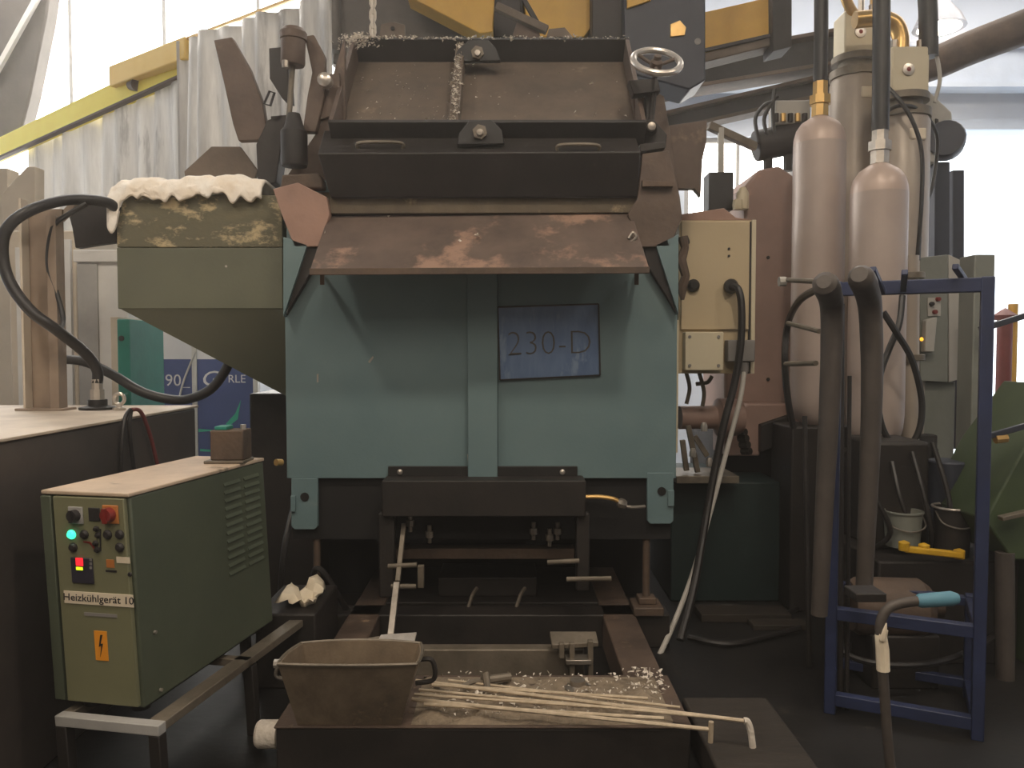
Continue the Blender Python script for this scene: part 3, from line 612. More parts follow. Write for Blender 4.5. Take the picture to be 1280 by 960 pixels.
for (px, py) in [(93, 667), (109, 667), (138, 667), (153, 667), (95, 683), (153, 683), (124, 660), (126, 668), (123, 678), (125, 686)]:
    o1 = on(px, py); lit = (px, py) == (93, 667); rr = .0125 if px not in (124, 126, 123, 125) else .007
    MB(HM).lathe([(rr+.003, 0), (rr+.003, .004), (rr, .006), (rr*.8, .012), (0, .013)], (o1.x, -.006, o1.z), (0, -1, 0), 14).build('signal_lamp' if lit else 'push_button', 'green_lamp' if lit else 'ink', ht)
q0, q1 = on(108, 676), on(122, 685)
MB(HM).bar(q0-V((0, .002, 0)), on(116, 677)-V((0, .002, 0)), .003, .005).bar(on(116, 677)-V((0, .002, 0)), q1-V((0, .002, 0)), .003, .005).build('flow_line', 'red_knob', ht)
MB(HM).bar(on(129, 660)-V((0, .002, 0)), on(129, 688)-V((0, .002, 0)), .003, .004).build('flow_line', 'ink', ht)
o1 = on(108, 711); ds = MB(HM).box(o1.x-.045, o1.x+.036, -.012, -.006, o1.z-.045, o1.z+.04).build('controller', 'display', ht, .003)
o1 = on(104, 701); MB(HM).box(o1.x-.013, o1.x+.013, -.0135, -.012, o1.z-.012, o1.z+.014).build('red_digits', 'red_led', ds)
o1 = on(104, 709); MB(HM).box(o1.x-.012, o1.x+.012, -.0135, -.012, o1.z-.005, o1.z+.005).build('yellow_digits', 'yellow_led', ds)
for k in range(3):
    o1 = on(97+k*2, 700+k*6); 
    o1 = on(118, 698+k*5); MB(HM).box(o1.x-.004, o1.x+.004, -.014, -.012, o1.z-.004, o1.z+.004).build('controller_key', 'grey_plastic', ds)
o1 = on(157, 699); MB(HM).box(o1.x-.024, o1.x+.024, -.008, -.006, o1.z-.01, o1.z+.01).build('sticker', 'label_white', ht)
o1 = on(141, 703); MB(HM).box(o1.x-.014, o1.x+.014, -.008, -.006, o1.z-.014, o1.z+.012).build('sticker', 'amber_plate', ht)
o1 = on(142, 713); MB(HM).box(o1.x-.02, o1.x+.02, -.0075, -.006, o1.z-.003, o1.z+.004).build('sticker', 'ink', ht)
o1 = on(165, 717); MB(HM).lathe([(.008, 0), (.006, .004), (0, .004)], (o1.x, -.006, o1.z), (0, -1, 0), 10).build('lock', 'ink', ht)
qa, qb = on(83, 737), on(170, 758)
npl = MB(HM).box(qa.x, qb.x, -.009, -.006, qb.z, qa.z).build('name_plate', 'label_white', ht)
m3 = HM.to_3x3(); ctr = HM @ V(((qa.x+qb.x)/2, -.0095, (qa.z+qb.z)/2))
text('lettering', 'Heizkühlgerät 10', .034, ctr, rt, (0, 0, 1), 'ink', npl, 1.12)
qa, qb = on(108, 764), on(149, 771)
MB(HM).box(qa.x, qb.x, -.008, -.006, qb.z, qa.z).build('small_plate', 'grey_plastic', ht)
ctr = HM @ V(((qa.x+qb.x)/2, -.0083, (qa.z+qb.z)/2)); 
qa, qb = on(120, 787), on(138, 825)
wn = MB(HM).box(qa.x, qb.x, -.008, -.006, qb.z, qa.z).build('warning_sticker', 'orange', ht)
cx, cz = (qa.x+qb.x)/2, (qa.z+qb.z)/2
MB(HM).prism([V((cx+a*.0095, -.0085, cz+b_*.037)) for a, b_ in [(.9, 1), (.1, 1), (-.8, -.1), (.15, .02), (-.55, -1), (.9, .22), (-.05, .2)]], (0, -.001, 0)).build('lightning_bolt', 'ink', wn)
MB(HM).cyl((HWD+.004, .08, HZ0+.23), (HWD+.012, .08, HZ0+.23), .006, 8).build('side_screw', 'bright_steel', ht)
MB(HM).cyl((HWD+.004, .09, HZ0+.03), (HWD+.012, .09, HZ0+.03), .006, 8).build('side_screw', 'bright_steel', ht)
for cidx in range(2):
    for k in range(12):
        y_ = .56+cidx*.15; z_ = HZ0+.30+k*.032
        MB(HM).prism([V((HWD, y_, z_)), V((HWD+.006, y_, z_-.012)), V((HWD, y_, z_-.014))], (0, .12, 0)).build('louver', 'heater_shaded', ht)
# stand
st = thing('unit_stand', 'angle-iron stand with pale front bar under the green unit', 'stand', tuple(hA))
SZ = HZ0-.022
MB(HM).box(.03, HWD+.09, -.05, -.01, SZ-.035, SZ).build('front_bar', 'frame_grey', st, .003)
MB(HM).box(HWD+.03, HWD+.09, -.01, 1.15, SZ-.03, SZ).build('side_bar', 'dull_steel', st, .003)
MB(HM).box(.03, .07, -.01, 1.15, SZ-.03, SZ).build('side_bar', 'dull_steel', st, .003)
MB(HM).box(.03, HWD+.09, 1.11, 1.15, SZ-.03, SZ).build('back_bar', 'dull_steel', st, .003)
for (x_, y_) in [(.05, -.03), (HWD+.07, -.03), (.05, 1.1), (HWD+.07, 1.1), (HWD+.07, .55)]:
    MB(HM).box(x_-.02, x_+.02, y_-.02, y_+.02, 0, SZ-.035).build('leg', 'black_steel', st, .003)
MB(HM).box(.03, HWD+.09, .5, .54, SZ-.03, SZ).build('cross_bar', 'dull_steel', st, .003)
# small box on top of the unit
sb = thing('junction_box', 'small brown junction box on the rear of the green unit', 'box', P(288, 575, 3.32))
q = P(288, 575, 3.3); bz = HZ1
MB().box(q.x-.065, q.x+.07, 3.25, 3.36, bz+.012, bz+.135).build('box_body', 'rust_steel', sb, .005)
MB().box(q.x-.085, q.x+.075, 3.23, 3.37, bz, bz+.012).build('box_base', 'dull_steel', sb, .003)
MB().box(q.x-.05, q.x-.0, 3.26, 3.34, bz+.135, bz+.15).build('lid_tab', 'green_box', sb, .003)
MB().cyl((q.x+.055, 3.3, bz+.135), (q.x+.055, 3.3, bz+.155), .012, 10).build('lid_screw', 'bright_steel', sb)

# ============================================================ cart frame in front of the furnace
FZ = .17
cf = thing('transport_frame', 'rusty low transport frame running under the furnace', 'frame', (-.1, 3.5, 0))
MB().box(-.83, -.67, 3.24, 4.9, .0, FZ).build('side_rail', 'rust_frame', cf, .008)
MB().box(.46, .625, 3.24, 4.9, .0, FZ).build('side_rail', 'rust_frame', cf, .008)
MB().box(-.84, .635, 2.79, 3.24, .0, FZ-.006).build('front_box', 'black_steel', cf, .008)
MB().box(-.845, .64, 2.785, 3.24, FZ-.006, FZ+.002).build('front_deck', 'rust_frame', cf, .003)
MB().box(-1.1, .80, 4.0, 4.16, .0, FZ).build('cross_beam', 'black_steel', cf, .008)
MB().box(-.67, .46, 4.2, 4.9, .1, FZ).build('pan', 'black_steel', cf, .004)
q0, q1 = PZ(528, 812, .2), PZ(722, 812, .2)
MB().box(-.6, q1.x+.03, q0.y, q0.y+.07, .06, .2).build('cross_bar', 'dull_steel', cf, .006)
MB().prism([P(476, 793, 3.55), P(521, 790, 3.55), P(517, 806, 3.5), P(468, 808, 3.5)], (0, 0, -.012)).build('angle_plate', 'bright_steel', cf, .002)
MB().prism([P(460, 797, 3.56), P(480, 794, 3.56), P(480, 812, 3.5), P(460, 812, 3.5)], (0, 0, -.012)).build('angle_plate', 'dull_steel', cf, .002)
MB().bar(P(488, 797, 3.56), P(496, 728, 3.75), .03, .02).build('lever_bar', 'steel', cf, .003)
MB().bar(P(497, 727, 3.75), P(505, 655, 3.95), .024, .02).build('lever_bar', 'dull_steel', cf, .003)
for a, b_, yy in [((485, 708), (521, 706), 3.8), ((489, 733), (520, 733), 3.75), ((684, 703), (724, 701), 3.85), ((708, 724), (764, 723), 3.8)]:
    MB().cyl(P(*a, yy), P(*b_, yy), .012, 10).build('pin', 'dull_steel', cf)
MB().box(P(519, 0, 3.8).x, P(527, 0, 3.8).x, 3.78, 3.81, P(0, 734, 3.8).z, P(0, 706, 3.8).z).build('pin_plate', 'dull_steel', cf, .003)
for x0, x1, yb in [(470, 490, 745), (722, 739, 737)]:
    MB().box(P(x0, 0, 3.9).x, P(x1, 0, 3.9).x, 3.87, 3.93, P(0, yb, 3.9).z, P(0, 640, 3.9).z).build('guide_post', 'black_steel', cf, .008)
MB().box(P(480, 0, 4.1).x, P(720, 0, 4.1).x, 4.1, 4.2, P(0, 699, 4.1).z, P(0, 686, 4.1).z).build('inner_beam', 'rust_steel', cf, .004)
MB().box(P(545, 0, 4.3).x, P(672, 0, 4.3).x, 4.3, 4.6, .17, P(0, 722, 4.3).z).build('inner_box', 'black_steel', cf, .006)
for px, py in [(513, 650), (537, 664), (667, 660), (687, 668), (697, 660)]:
    p = P(px, py, 4.0); MB().lathe([(.012, .03), (.012, .0), (.022, .0), (.022, -.03), (.01, -.035), (.01, -.06)], p, n=8).build('bolt', 'steel', cf)
for px in (590, 650): MB().tube(cat([P(px-8, 770, 4.12), P(px, 745, 4.15), P(px+6, 735, 4.2)]), .01, 6).build('bent_wire', 'dull_steel', cf)
# clamp on the right of the cross bar
kb = PZ(716, 855, FZ)
ck = MB().prism([P(687, 789, 3.45), P(745, 789, 3.45), P(748, 803, 3.38), P(690, 806, 3.38)], (0, 0, -.02)).build('clamp_plate', 'dull_steel', cf, .003)
for a, b_ in [((715, 803), (715, 856)), ((738, 800), (738, 852)), ((702, 803), (702, 822))]:
    MB().bar(P(*a, 3.36), P(*b_, 3.36), .022, .03).build('clamp_leg', 'dull_steel', cf, .003)
MB().box(P(709, 0, 3.36).x, P(742, 0, 3.36).x, 3.33, 3.4, P(0, 828, 3.36).z, P(0, 822, 3.36).z).build('clamp_bridge', 'steel', cf, .003)
MB().lathe([(.05, 0), (.055, .012), (.03, .02), (.03, .04)], PZ(722, 862, FZ+.005), n=14).build('clamp_foot', 'steel', cf)
# roller end at the left front
p = P(325, 946, 2.84)
rp = MB().lathe([(0, -.03), (.042, -.03), (.05, -.02), (.05, .05), (.03, .055), (.03, .10)], (p.x, 2.9, .09), (1, 0, 0), 20).build('roller_end', 'dust', cf)
# sandy crust on the deck
crust = MB(); r = random.Random(5)
nx, ny = 60, 18; vs = []; fs = []
for j in range(ny):
    for i in range(nx):
        x_ = -.36+.94*i/(nx-1); y_ = 2.80+.42*j/(ny-1); e = min(1, min(i, nx-1-i, j, ny-1-j)/3)
        vs.append((x_, y_, FZ+.002+e*(.012+.014*r.random()+.016*math.sin(i*.5)*math.sin(j*.8))*.8))
for j in range(ny-1):
    for i in range(nx-1): fs.append((j*nx+i, j*nx+i+1, (j+1)*nx+i+1, (j+1)*nx+i))
o = crust.add(vs, fs).build('sand_crust', 'sand', cf, recalc=True); o['kind'] = 'stuff'; o['label'] = 'crust of sandy dross on the frame deck'
cr = MB()
for _ in range(300): cr.chip((r.uniform(-.3, .6), r.uniform(2.82, 3.2), FZ+.032), r.uniform(.004, .013)*(1.6 if r.random() < .06 else 1))
for _ in range(60): cr.chip((.54+r.gauss(0, .04), r.uniform(3.0, 3.25), FZ+.025), r.uniform(.006, .016))
o = cr.build('bright_crumbs', 'dust', cf, smooth=False); o['kind'] = 'stuff'; o['label'] = 'bright metal crumbs scattered on the deck'

# bucket
bk = thing('casting_bucket', 'tapered grey-brown steel bucket on the frame deck', 'bucket', (-.57, 2.86, FZ))
ft = [V((-.80, 2.69, .435)), V((-.325, 2.69, .435)), V((-.335, 2.90, .43)), V((-.775, 2.90, .43))]
bt = [V((-.765, 2.80, FZ+.003)), V((-.395, 2.80, FZ+.003)), V((-.41, 2.90, FZ+.003)), V((-.75, 2.90, FZ+.003))]
def bowed(q, n=8, bow=.012):
    out = []
    for i in range(4):
        a, b_ = q[i], q[(i+1) % 4]; d = (b_-a); nn = V((d.y, -d.x, 0)).normalized()
        for k in range(n): t = k/n; out.append(a.lerp(b_, t)+nn*bow*4*t*(1-t)+V((0, 0, .008*4*t*(1-t) if i == 2 else 0)))
    return out
top, bot = bowed(ft), bowed(bt, 8, .002)
ctr_t = sum(top, V((0, 0, 0)))/len(top); ctr_b = sum(bot, V((0, 0, 0)))/len(bot)
itop = [p+(ctr_t-p).normalized()*.009 for p in top]; ibot = [p+(ctr_b-p).normalized()*.009+V((0, 0, .008)) for p in bot]
n = len(top); vs = bot+top+itop+ibot; fs = []
for k in range(3):
    for i in range(n): fs.append((k*n+i, k*n+(i+1) % n, (k+1)*n+(i+1) % n, (k+1)*n+i))
fs += [tuple(range(n)), tuple(range(3*n, 4*n))]
MB().add(vs, fs).build('bucket_shell', 'bucket', bk)
MB().tube(top, .006, 6, True).build('rim', 'dull_steel', bk)
MB().tube(cat([V((-.795, 2.78, .41)), V((-.825, 2.78, .39)), V((-.83, 2.78, .355)), V((-.785, 2.78, .345))]), .007, 8).build('side_handle', 'steel', bk)
MB().tube(cat([V((-.335, 2.82, .40)), V((-.29, 2.82, .40)), V((-.275, 2.82, .36)), V((-.285, 2.82, .325)), V((-.345, 2.82, .315))]), .009, 8).build('side_handle', 'black_steel', bk)
MB().lathe([(.016, 0), (.016, .02)], (-.80, 2.72, .425), (-1, 0, 0), 8).build('handle_lug', 'bright_steel', bk)

# rods lying on the deck
RZ = FZ+.045
rods = [((520, 851), (930, 901), 0, 'long straight steel rod with down-bent hook end reaching farthest right'),
        ((524, 862), (905, 898), 1, 'longest plain rod, overhanging the deck just below the hooked rod'), ((515, 874), (890, 912), 2, 'steel rod with short cross-bar end hanging over the deck edge'),
        ((540, 856), (810, 873), 1, 'plain rod nearest the scraper tool, at the back of the heap'), ((530, 880), (830, 898), 1, 'plain rod nearest the front deck edge in the heap'), ((518, 868), (770, 885), 1, 'shortest plain rod in the heap, ending in mid deck'), ((560, 850), (850, 884), 1, 'thinnest plain rod starting behind the scraper and slanting forward')]
for k, (a, b_, kind, lab) in enumerate(rods):
    z = RZ+.006*(k % 3); p0, p1 = PZ(*a, z), PZ(*b_, z)
    rr = [.0075, .0055, .0075, .006, .007, .0055, .005][k]
    g = thing('stirring_rod', lab or 'plain thin steel rod in the heap on the frame deck', 'rod', tuple((p0+p1)/2), 'steel rods heaped on the deck')
    MB().cyl(p0, p1, rr, 8).build('shaft', 'rod_steel', g)
    if kind == 0:
        MB().tube(cat([p1, P(934, 902, p1.y), P(938, 912, p1.y), P(941, 934, p1.y)]), .012, 8).build('hook_end', 'dust', g)
    if kind == 2:
        MB().cyl(P(889, 902, p1.y), P(888, 928, p1.y), .009, 8).build('cross_bar', 'rod_steel', g)
# small hammer-like tool
tl = thing('scraper_tool', 'small bent scraper tool lying behind the rods', 'tool', PZ(605, 858, FZ+.03))
MB().tube(cat([PZ(578, 858, FZ+.035), PZ(592, 852, FZ+.05), PZ(606, 851, FZ+.05)]), .011, 8).build('shank', 'dull_steel', tl)
MB().tube([PZ(604, 848, FZ+.06), PZ(607, 842, FZ+.08), PZ(610, 862, FZ+.03)], .014, 8).build('blade', 'dull_steel', tl)
MB().cyl(PZ(608, 850, FZ+.05), PZ(638, 846, FZ+.05), .017, 10).build('handle', 'dull_steel', tl)
# low block right of the frame and crumpled paper left
lbk = thing('low_platform', 'dark low wooden platform right of the transport frame', 'platform', (.86, 2.9, 0))
MB().box(.68, 1.02, 2.55, 3.15, .0, .12).build('block', 'wood_dark', lbk, .01)
MB().box(.66, 1.04, 2.53, 2.58, .10, .13).build('edge_strip', 'dull_steel', lbk, .004)
pp = MB(); r = random.Random(4); n_ = 9; vs = []; fs = []
for j in range(n_):
    for i in range(n_):
        vs.append((-1.07+.16*i/8+.02*r.random(), 3.55+.26*j/8+.02*r.random(), FZ+.19+.03*r.random()+.05*math.sin(i*.8)*math.sin(j*.6)-.0*i))
for j in range(n_-1):
    for i in range(n_-1): fs.append((j*n_+i, j*n_+i+1, (j+1)*n_+i+1, (j+1)*n_+i))
o = pp.add(vs, fs).build('crumpled_paper', 'tape'); so = o.modifiers.new('s', 'SOLIDIFY'); so.thickness = .004
tag(o, 'crumpled white paper beside the rear of the green unit', 'paper')
ob = MB().box(-1.14, -.87, 3.5, 3.95, 0, FZ+.17).build('oil_pan', 'black_steel', None, .01); tag(ob, 'dark box beneath the crumpled paper', 'box')
for k, pts in enumerate([[(-.98, 4.2, .03), (-1.0, 4.0, .36), (-.95, 3.97, .40), (-.86, 4.05, .2), (-.86, 4.3, .03)], [(-1.3, 4.3, .03), (-1.2, 4.05, .06), (-1.15, 4.0, .5), (-1.12, 4.2, .8)], [(-.95, 4.35, .03), (-1.05, 4.3, .12), (-1.2, 4.4, .05), (-1.35, 4.6, .03)]]):
    o = MB().tube(cat(pts), .016, 8).build('floor_cable', 'rubber'); tag(o, ['black cable arching by the left furnace foot', 'black cable rising beside the furnace left flank', 'black cable on the floor behind the left foot'][k], 'cable')

# ============================================================ right: cream control cabinet and machine behind
CY = 4.6
cc_ = thing('control_cabinet', 'cream control cabinet with black cable plug right of the furnace', 'cabinet', P(895, 470, CY+.2))
x0, x1, x2 = P(849, 350, CY).x, P(936, 350, CY).x, P(944, 350, CY).x
z0, z1 = P(0, 467, CY).z, P(0, 275, CY).z
MB().box(x0, x2, CY+.01, CY+.3, z0, z1).build('body', 'cream', cc_, .004)
MB().box(x0+.01, x1, CY-.01, CY+.01, P(0, 412, CY).z, z1-.01).build('door', 'cream', cc_, .004)
MB().box(x1+.012, x2, CY-.01, CY+.01, z0, z1).build('edge_frame', 'cream_light', cc_, .003)
MB().box(x1+.001, x1+.011, CY-.002, CY+.01, z0, z1-.01).build('door_gap', 'ink', cc_)
MB().tube(cat([P(859, 296, CY-.015), P(861, 303, CY-.03), P(857, 306, CY-.015)]), .006, 6).build('hook', 'black_paint', cc_)
MB().lathe([(.0, 0), (.036, .0), (.036, .02), (.02, .04), (0, .04)], P(866, 357, CY-.01), (0, -1, 0), 14).build('turn_knob', 'black_paint', cc_)
MB().lathe([(.0, 0), (.042, .0), (.042, .03), (.034, .06), (0, .06)], P(914, 358, CY-.01), (-.3, -1, 0), 14).build('cable_gland', 'black_paint', cc_)
for py in (311, 320): MB().disc(P(911, py, max(CY-.01, CY-.016)), .007).build('screw', 'ink', cc_)
jb = MB().box(P(857, 0, CY).x, P(905, 0, CY).x, CY-.07, CY+.01, P(0, 463, CY-.05).z, P(0, 415, CY-.05).z).build('cover_box', 'cream_light', cc_, .005)
for a, b_ in [(862, 421), (898, 421), (862, 457), (898, 457)]: MB().disc(P(a, b_, max(CY-.07, CY-.076)), .009).build('cover_screw', 'grey_plastic', jb)
MB().box(P(910, 0, CY).x, P(944, 0, CY).x, CY-.08, CY+.0, P(0, 452, CY-.05).z, P(0, 425, CY-.05).z).build('plug_box', 'grey_plastic', cc_, .006)
MB().lathe([(.026, 0), (.026, -.05), (.018, -.07)], P(930, 453, CY-.05), n=12).build('conduit_gland', 'grey_plastic', cc_)
MB().box(P(846.5, 0, 4.5).x, P(852, 0, 4.5).x, 4.5, 4.56, P(0, 566, 4.5).z, P(0, 400, 4.5).z).build('edge_post', 'cream_light', cc_, .002)
MB().plate([(850, 268), (905, 260), (920, 272), (943, 275), (850, 276)], CY+.04, .22).build('sloping_top', 'red_lead', cc_, .004)
o = MB().tube(cat([P(930, 464, 4.54), P(925, 500, 4.5), P(908, 565, 4.45), P(888, 640, 4.35), P(865, 720, 4.2), P(842, 780, 4.05), P(820, 828, 3.9)]), .014, 10).build('grey_conduit', 'panel_grey')
tag(o, 'thin grey conduit slanting from the cabinet down to the floor', 'conduit')
o = MB().tube(cat([P(914, 358, CY-.06), P(923, 362, CY-.1), P(927, 385, CY-.12), P(926, 430, CY-.13), P(918, 480, CY-.13), P(905, 530, CY-.16), P(893, 590, CY-.2), P(882, 650, CY-.28), P(868, 730, 4.12), P(850, 800, 3.95)]), .021, 10).build('plug_cable', 'rubber')
tag(o, 'thick black cable running down from the cabinet plug', 'cable')
MB().plate([(810, 160), (884, 150), (883, 178), (878, 200), (876, 246), (868, 236), (850, 236), (810, 236)], 4.3, .05).build('torn_flap', 'brown_steel', fur, .004)
o = MB().tube([P(853, 296, 4.4), P(856, 310, 4.4), P(851, 325, 4.4), P(857, 345, 4.4), P(852, 360, 4.4), P(853, 375, 4.4)], [.03, .022, .03, .024, .03, .01], 9).build('wire_bundle', 'rust_steel'); tag(o, 'rusty wire bundle between furnace and cream cabinet', 'bundle')
# drive unit under the cabinet
dv = thing('drive_unit', 'pinkish motor drum with couplings below the cream cabinet', 'motor', P(880, 600, 4.8))
MB().lathe([(.0, 0), (.07, 0), (.07, .22), (.085, .23), (.115, .24), (.115, .34), (.1, .38), (0, .38)], P(849, 522, 4.8), (1, .1, 0), 24).build('drum', 'pink_machine', dv)
for (a, b_, c_, d_) in [(860, 532, 872, 590), (868, 545, 884, 570), (853, 550, 858, 588)]: MB().bar(P(a, b_, 4.7), P(c_, d_, 4.7), .03, .03).build('strut', 'dull_steel', dv, .003)
MB().box(P(846, 0, 4.7).x, P(925, 0, 4.7).x, 4.6, 4.95, P(0, 601, 4.7).z, P(0, 592, 4.7).z).build('bed_plate', 'dull_steel', dv, .004)
for (px, py) in [(880, 539), (887, 583), (866, 571)]: MB().lathe([(0, 0), (.02, 0), (.02, .03), (.012, .05), (0, .05)], P(px, py, 4.62), n=8).build('fitting', 'bright_steel', dv)
for k in range(4): MB().cyl(P(922+k*2, 540+k*8, 4.85), P(932+k*2, 540+k*8, 4.80), .022, 10).build('coil', 'black_steel', dv)
for pts in [[(858, 466), (862, 485), (858, 505)], [(874, 466), (880, 490), (878, 508)], [(890, 470), (884, 478), (870, 480)]]:
    MB().tube(cat([P(a, b_, 4.72) for a, b_ in pts]), .012, 8).build('feed_pipe', 'dull_steel', dv)
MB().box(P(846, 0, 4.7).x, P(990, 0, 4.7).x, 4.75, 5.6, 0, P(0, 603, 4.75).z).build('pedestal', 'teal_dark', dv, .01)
# pink machine tower
pk = thing('pink_tower', 'pinkish-brown machine tower between cream cabinet and gas bottles', 'machine', P(950, 600, 5.2))
MB().plate([(906, 540), (906, 300), (930, 296), (932, 232), (948, 212), (975, 207), (1000, 225), (1010, 540)], 5.15, .6).build('tower_body', 'pink_machine', pk, .02)
MB().plate([(906, 530), (935, 505), (990, 505), (990, 520), (952, 532), (950, 570), (906, 570)], 4.95, .3).build('flared_skirt', 'pink_machine', pk, .01)
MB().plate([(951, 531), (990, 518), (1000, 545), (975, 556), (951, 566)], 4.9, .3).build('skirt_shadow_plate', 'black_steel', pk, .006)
MB().disc(P(960, 322, max(5.15, 5.14)), .011).build('hole', 'ink', pk)
MB().disc(P(960, 474, max(5.15, 5.14)), .011).build('hole', 'ink', pk)
MB().box(P(905, 0, 5.15).x, P(1160, 0, 5.15).x, 5.16, 6.0, 0, P(0, 539, 5.15).z).build('tower_base', 'black_steel', pk, .01)
# valve motor cluster
vm = thing('valve_motor', 'black valve motor with cable loops above the pink tower', 'motor', P(972, 215, 5.3))
MB().cyl(P(944, 183, 5.3), P(1008, 170, 5.3), .1, 18).build('motor_body', 'black_steel', vm, .01)
for px in (960, 985): MB().cyl(P(px, 190, 5.3), P(px, 214, 5.3), .03, 10).build('motor_leg', 'black_steel', vm)
MB().box(P(968, 0, 5.3).x, P(1012, 0, 5.3).x, 5.25, 5.4, P(0, 158, 5.3).z, P(0, 128, 5.3).z).build('terminal_block', 'panel_grey', vm, .01)
for k in range(5): MB().cyl(P(970+k*9, 152, 5.24), P(970+k*9, 142, 5.24), .018, 8).build('gland', 'brass' if k % 2 else 'black_steel', vm)
for pts in [[(950, 180), (944, 150), (955, 132), (966, 128)], [(962, 178), (955, 150), (965, 128), (972, 120)], [(968, 178), (966, 140), (968, 112)]]:
    MB().tube(cat([P(a, b_, 5.22) for a, b_ in pts]), .013, 8).build('cable_loop', 'rubber', vm)
MB().bar(P(886, 157, 5.2), P(945, 184, 5.25), .05, .05).build('support_arm', 'dull_steel', vm, .004)
MB().bar(P(901, 160, 5.2), P(901, 240, 5.2), .035, .035).build('support_post', 'panel_grey', vm, .004)
MB().box(P(886, 0, 5.2).x, P(917, 0, 5.2).x, 5.15, 5.3, P(0, 264, 5.2).z, P(0, 217, 5.2).z).build('relay_box', 'black_paint', vm, .006)
MB().lathe([(.0, 0), (.03, 0), (.035, .03), (.03, .06), (0, .06)], P(922, 262, 5.1), n=10).lathe([(.0, 0), (.04, 0), (.04, .1), (.02, .14), (0, .14)], P(928, 262, 5.12), n=10).build('sight_glass', 'cream_light', vm)

# ============================================================ gas bottles and cylinders
def bottle(name, label, px, r_px, ytop, ybot, Y, neck):
    p = P(px, ybot, Y); r = r_px*Y/F; zt_ = P(px, ytop, Y).z; H = zt_-p.z
    g = thing(name, label, 'gas bottle', tuple(p), 'pale pressure bottles')
    MB().lathe([(0, 0), (r*.5, 0), (r*.8, .04), (r*.95, .12), (r, .2), (r, H-r*1.1)], p, n=32).build('shell', 'bottle', g)
    MB().lathe([(r, H-r*1.1), (r*.98, H-r*.85), (r*.9, H-r*.55), (r*.72, H-r*.28), (r*.45, H-r*.1), (r*.3, H), (r*.3, H+.01)], p, n=32).build('shoulder', 'bottle_lit', g)
    MB().lathe([(r*.34, 0), (r*.34, .07), (r*.42, .07), (r*.42, .12), (r*.3, .12), (r*.3, .2)], p+V((0, 0, H)), n=8).build('neck_fitting', 'bright_steel' if neck else 'brass', g)
    MB().tube([p+V((0, 0, H+.18)), p+V((-.0, 0, H+.5)), p+V((-.01, .0, H+1.2))], r*.31 if neck else r*.27, 12).build('riser_hose', 'rubber', g)
    return g
bottle('pressure_bottle', 'taller pale bottle with black riser hose left of the shorter bottle', 1019, 31, 146, 530, 4.75, 0)
bottle('pressure_bottle', 'shorter pale bottle with bright steel neck in front of others', 1093, 33.5, 205, 562, 4.45, 1)
bs = MB().box(1.6, 1.975, 4.56, 4.92, 0, P(0, 530, 4.75).z).build('bottle_plinth', 'black_steel', None, .01)
tag(bs, 'dark steel plinth under the taller pale bottle', 'plinth')
bs = MB().box(1.83, 2.17, 4.27, 4.555, 0, P(0, 562, 4.45).z).build('bottle_plinth', 'black_steel', None, .01)
tag(bs, 'dark steel plinth under the shorter pale bottle', 'plinth')
for k, (px, rp, yt, Y, lab) in enumerate([(1062, 30, 100, 5.3, 'grey hydraulic cylinder with gold elbow pipe behind left bottle'), (1120, 32, 150, 4.95, 'grey hydraulic cylinder with valve block behind right bottle')]):
    p = P(px, 540, Y); r = rp*Y/F; H = P(px, yt, Y).z-p.z
    g = thing('hydraulic_cylinder', lab, 'cylinder', tuple(p), 'grey hydraulic cylinders behind the bottles')
    MB().lathe([(0, 0), (r, 0), (r, H-.03), (r*.93, H), (0, H)], p, n=32).build('barrel', 'cylinder_grey', g)
    MB().lathe([(r*.8, 0), (r*1.02, .0), (r*1.02, .05), (r*.7, .06), (r*.7, .1), (r*.95, .1), (r*.95, .14), (0, .14)], p+V((0, 0, H)), n=28).build('head_flange', 'dull_steel', g)
    b0 = p+V((0, 0, H+.14))
    MB().box(b0.x-r*.72, b0.x+r*.72, b0.y-r*.6, b0.y+r*.6, b0.z, b0.z+.27).build('valve_block', 'cream_light', g, .012)
    MB().lathe([(.036, 0), (.036, .01), (.02, .012), (0, .012)], b0+V((-r*.1, -r*.6, .13)), (0, -1, 0), 16).build('port_ring', 'bright_steel', g)
    MB().lathe([(.014, 0), (0, .003)], b0+V((-r*.1, -r*.6-.012, .13)), (0, -1, 0), 10).build('port_hole', 'red_knob', g)
    for sgn in (-1, 1): hexbolt(MB(), b0+V((sgn*r*.5, -r*.3, .27)), (0, 0, 1), .022, .05).build('block_bolt', 'steel', g)
    MB().box(p.x-.03, p.x+.07, p.y-r-.006, p.y-r+.02, p.z+H-.16, p.z+H-.09).build('rating_plate', 'label_white', g, .01)
    if k == 0:
        MB().tube(cat([b0+V((-.02, -.05, .25)), b0+V((-.08, -.1, .27)), b0+V((-.13, -.12, .36)), b0+V((-.14, -.12, .5)), b0+V((-.13, -.1, .9))]), .032, 12).build('elbow_pipe', 'brass', g)
        MB().cyl(b0+V((.1, -.05, .2)), b0+V((.1, -.05, .55)), .035, 12).build('side_pipe', 'brass', g)
        MB().cyl(b0+V((.02, -.02, .27)), b0+V((.02, -.02, .9)), .02, 10).build('relief_stem', 'bright_steel', g)
    else:
        MB().tube(cat([b0+V((-.02, 0, .27)), b0+V((-.02, 0, .36)), b0+V((-.06, 0, .44)), b0+V((-.16, 0, .47)), b0+V((-.3, 0, .46))]), .05, 12).build('elbow_pipe', 'brass', g)
        MB().tube([b0+V((.13, -.05, .22)), b0+V((.12, -.05, .5)), b0+V((.08, -.05, 1.0))], .055, 12).build('riser_hose', 'rubber', g)
        MB().tube(cat([b0+V((.16, -.05, .3)), b0+V((.2, -.05, .1)), b0+V((.17, -.05, -.05))]), .012, 8).build('drain_tube', 'panel_grey', g)
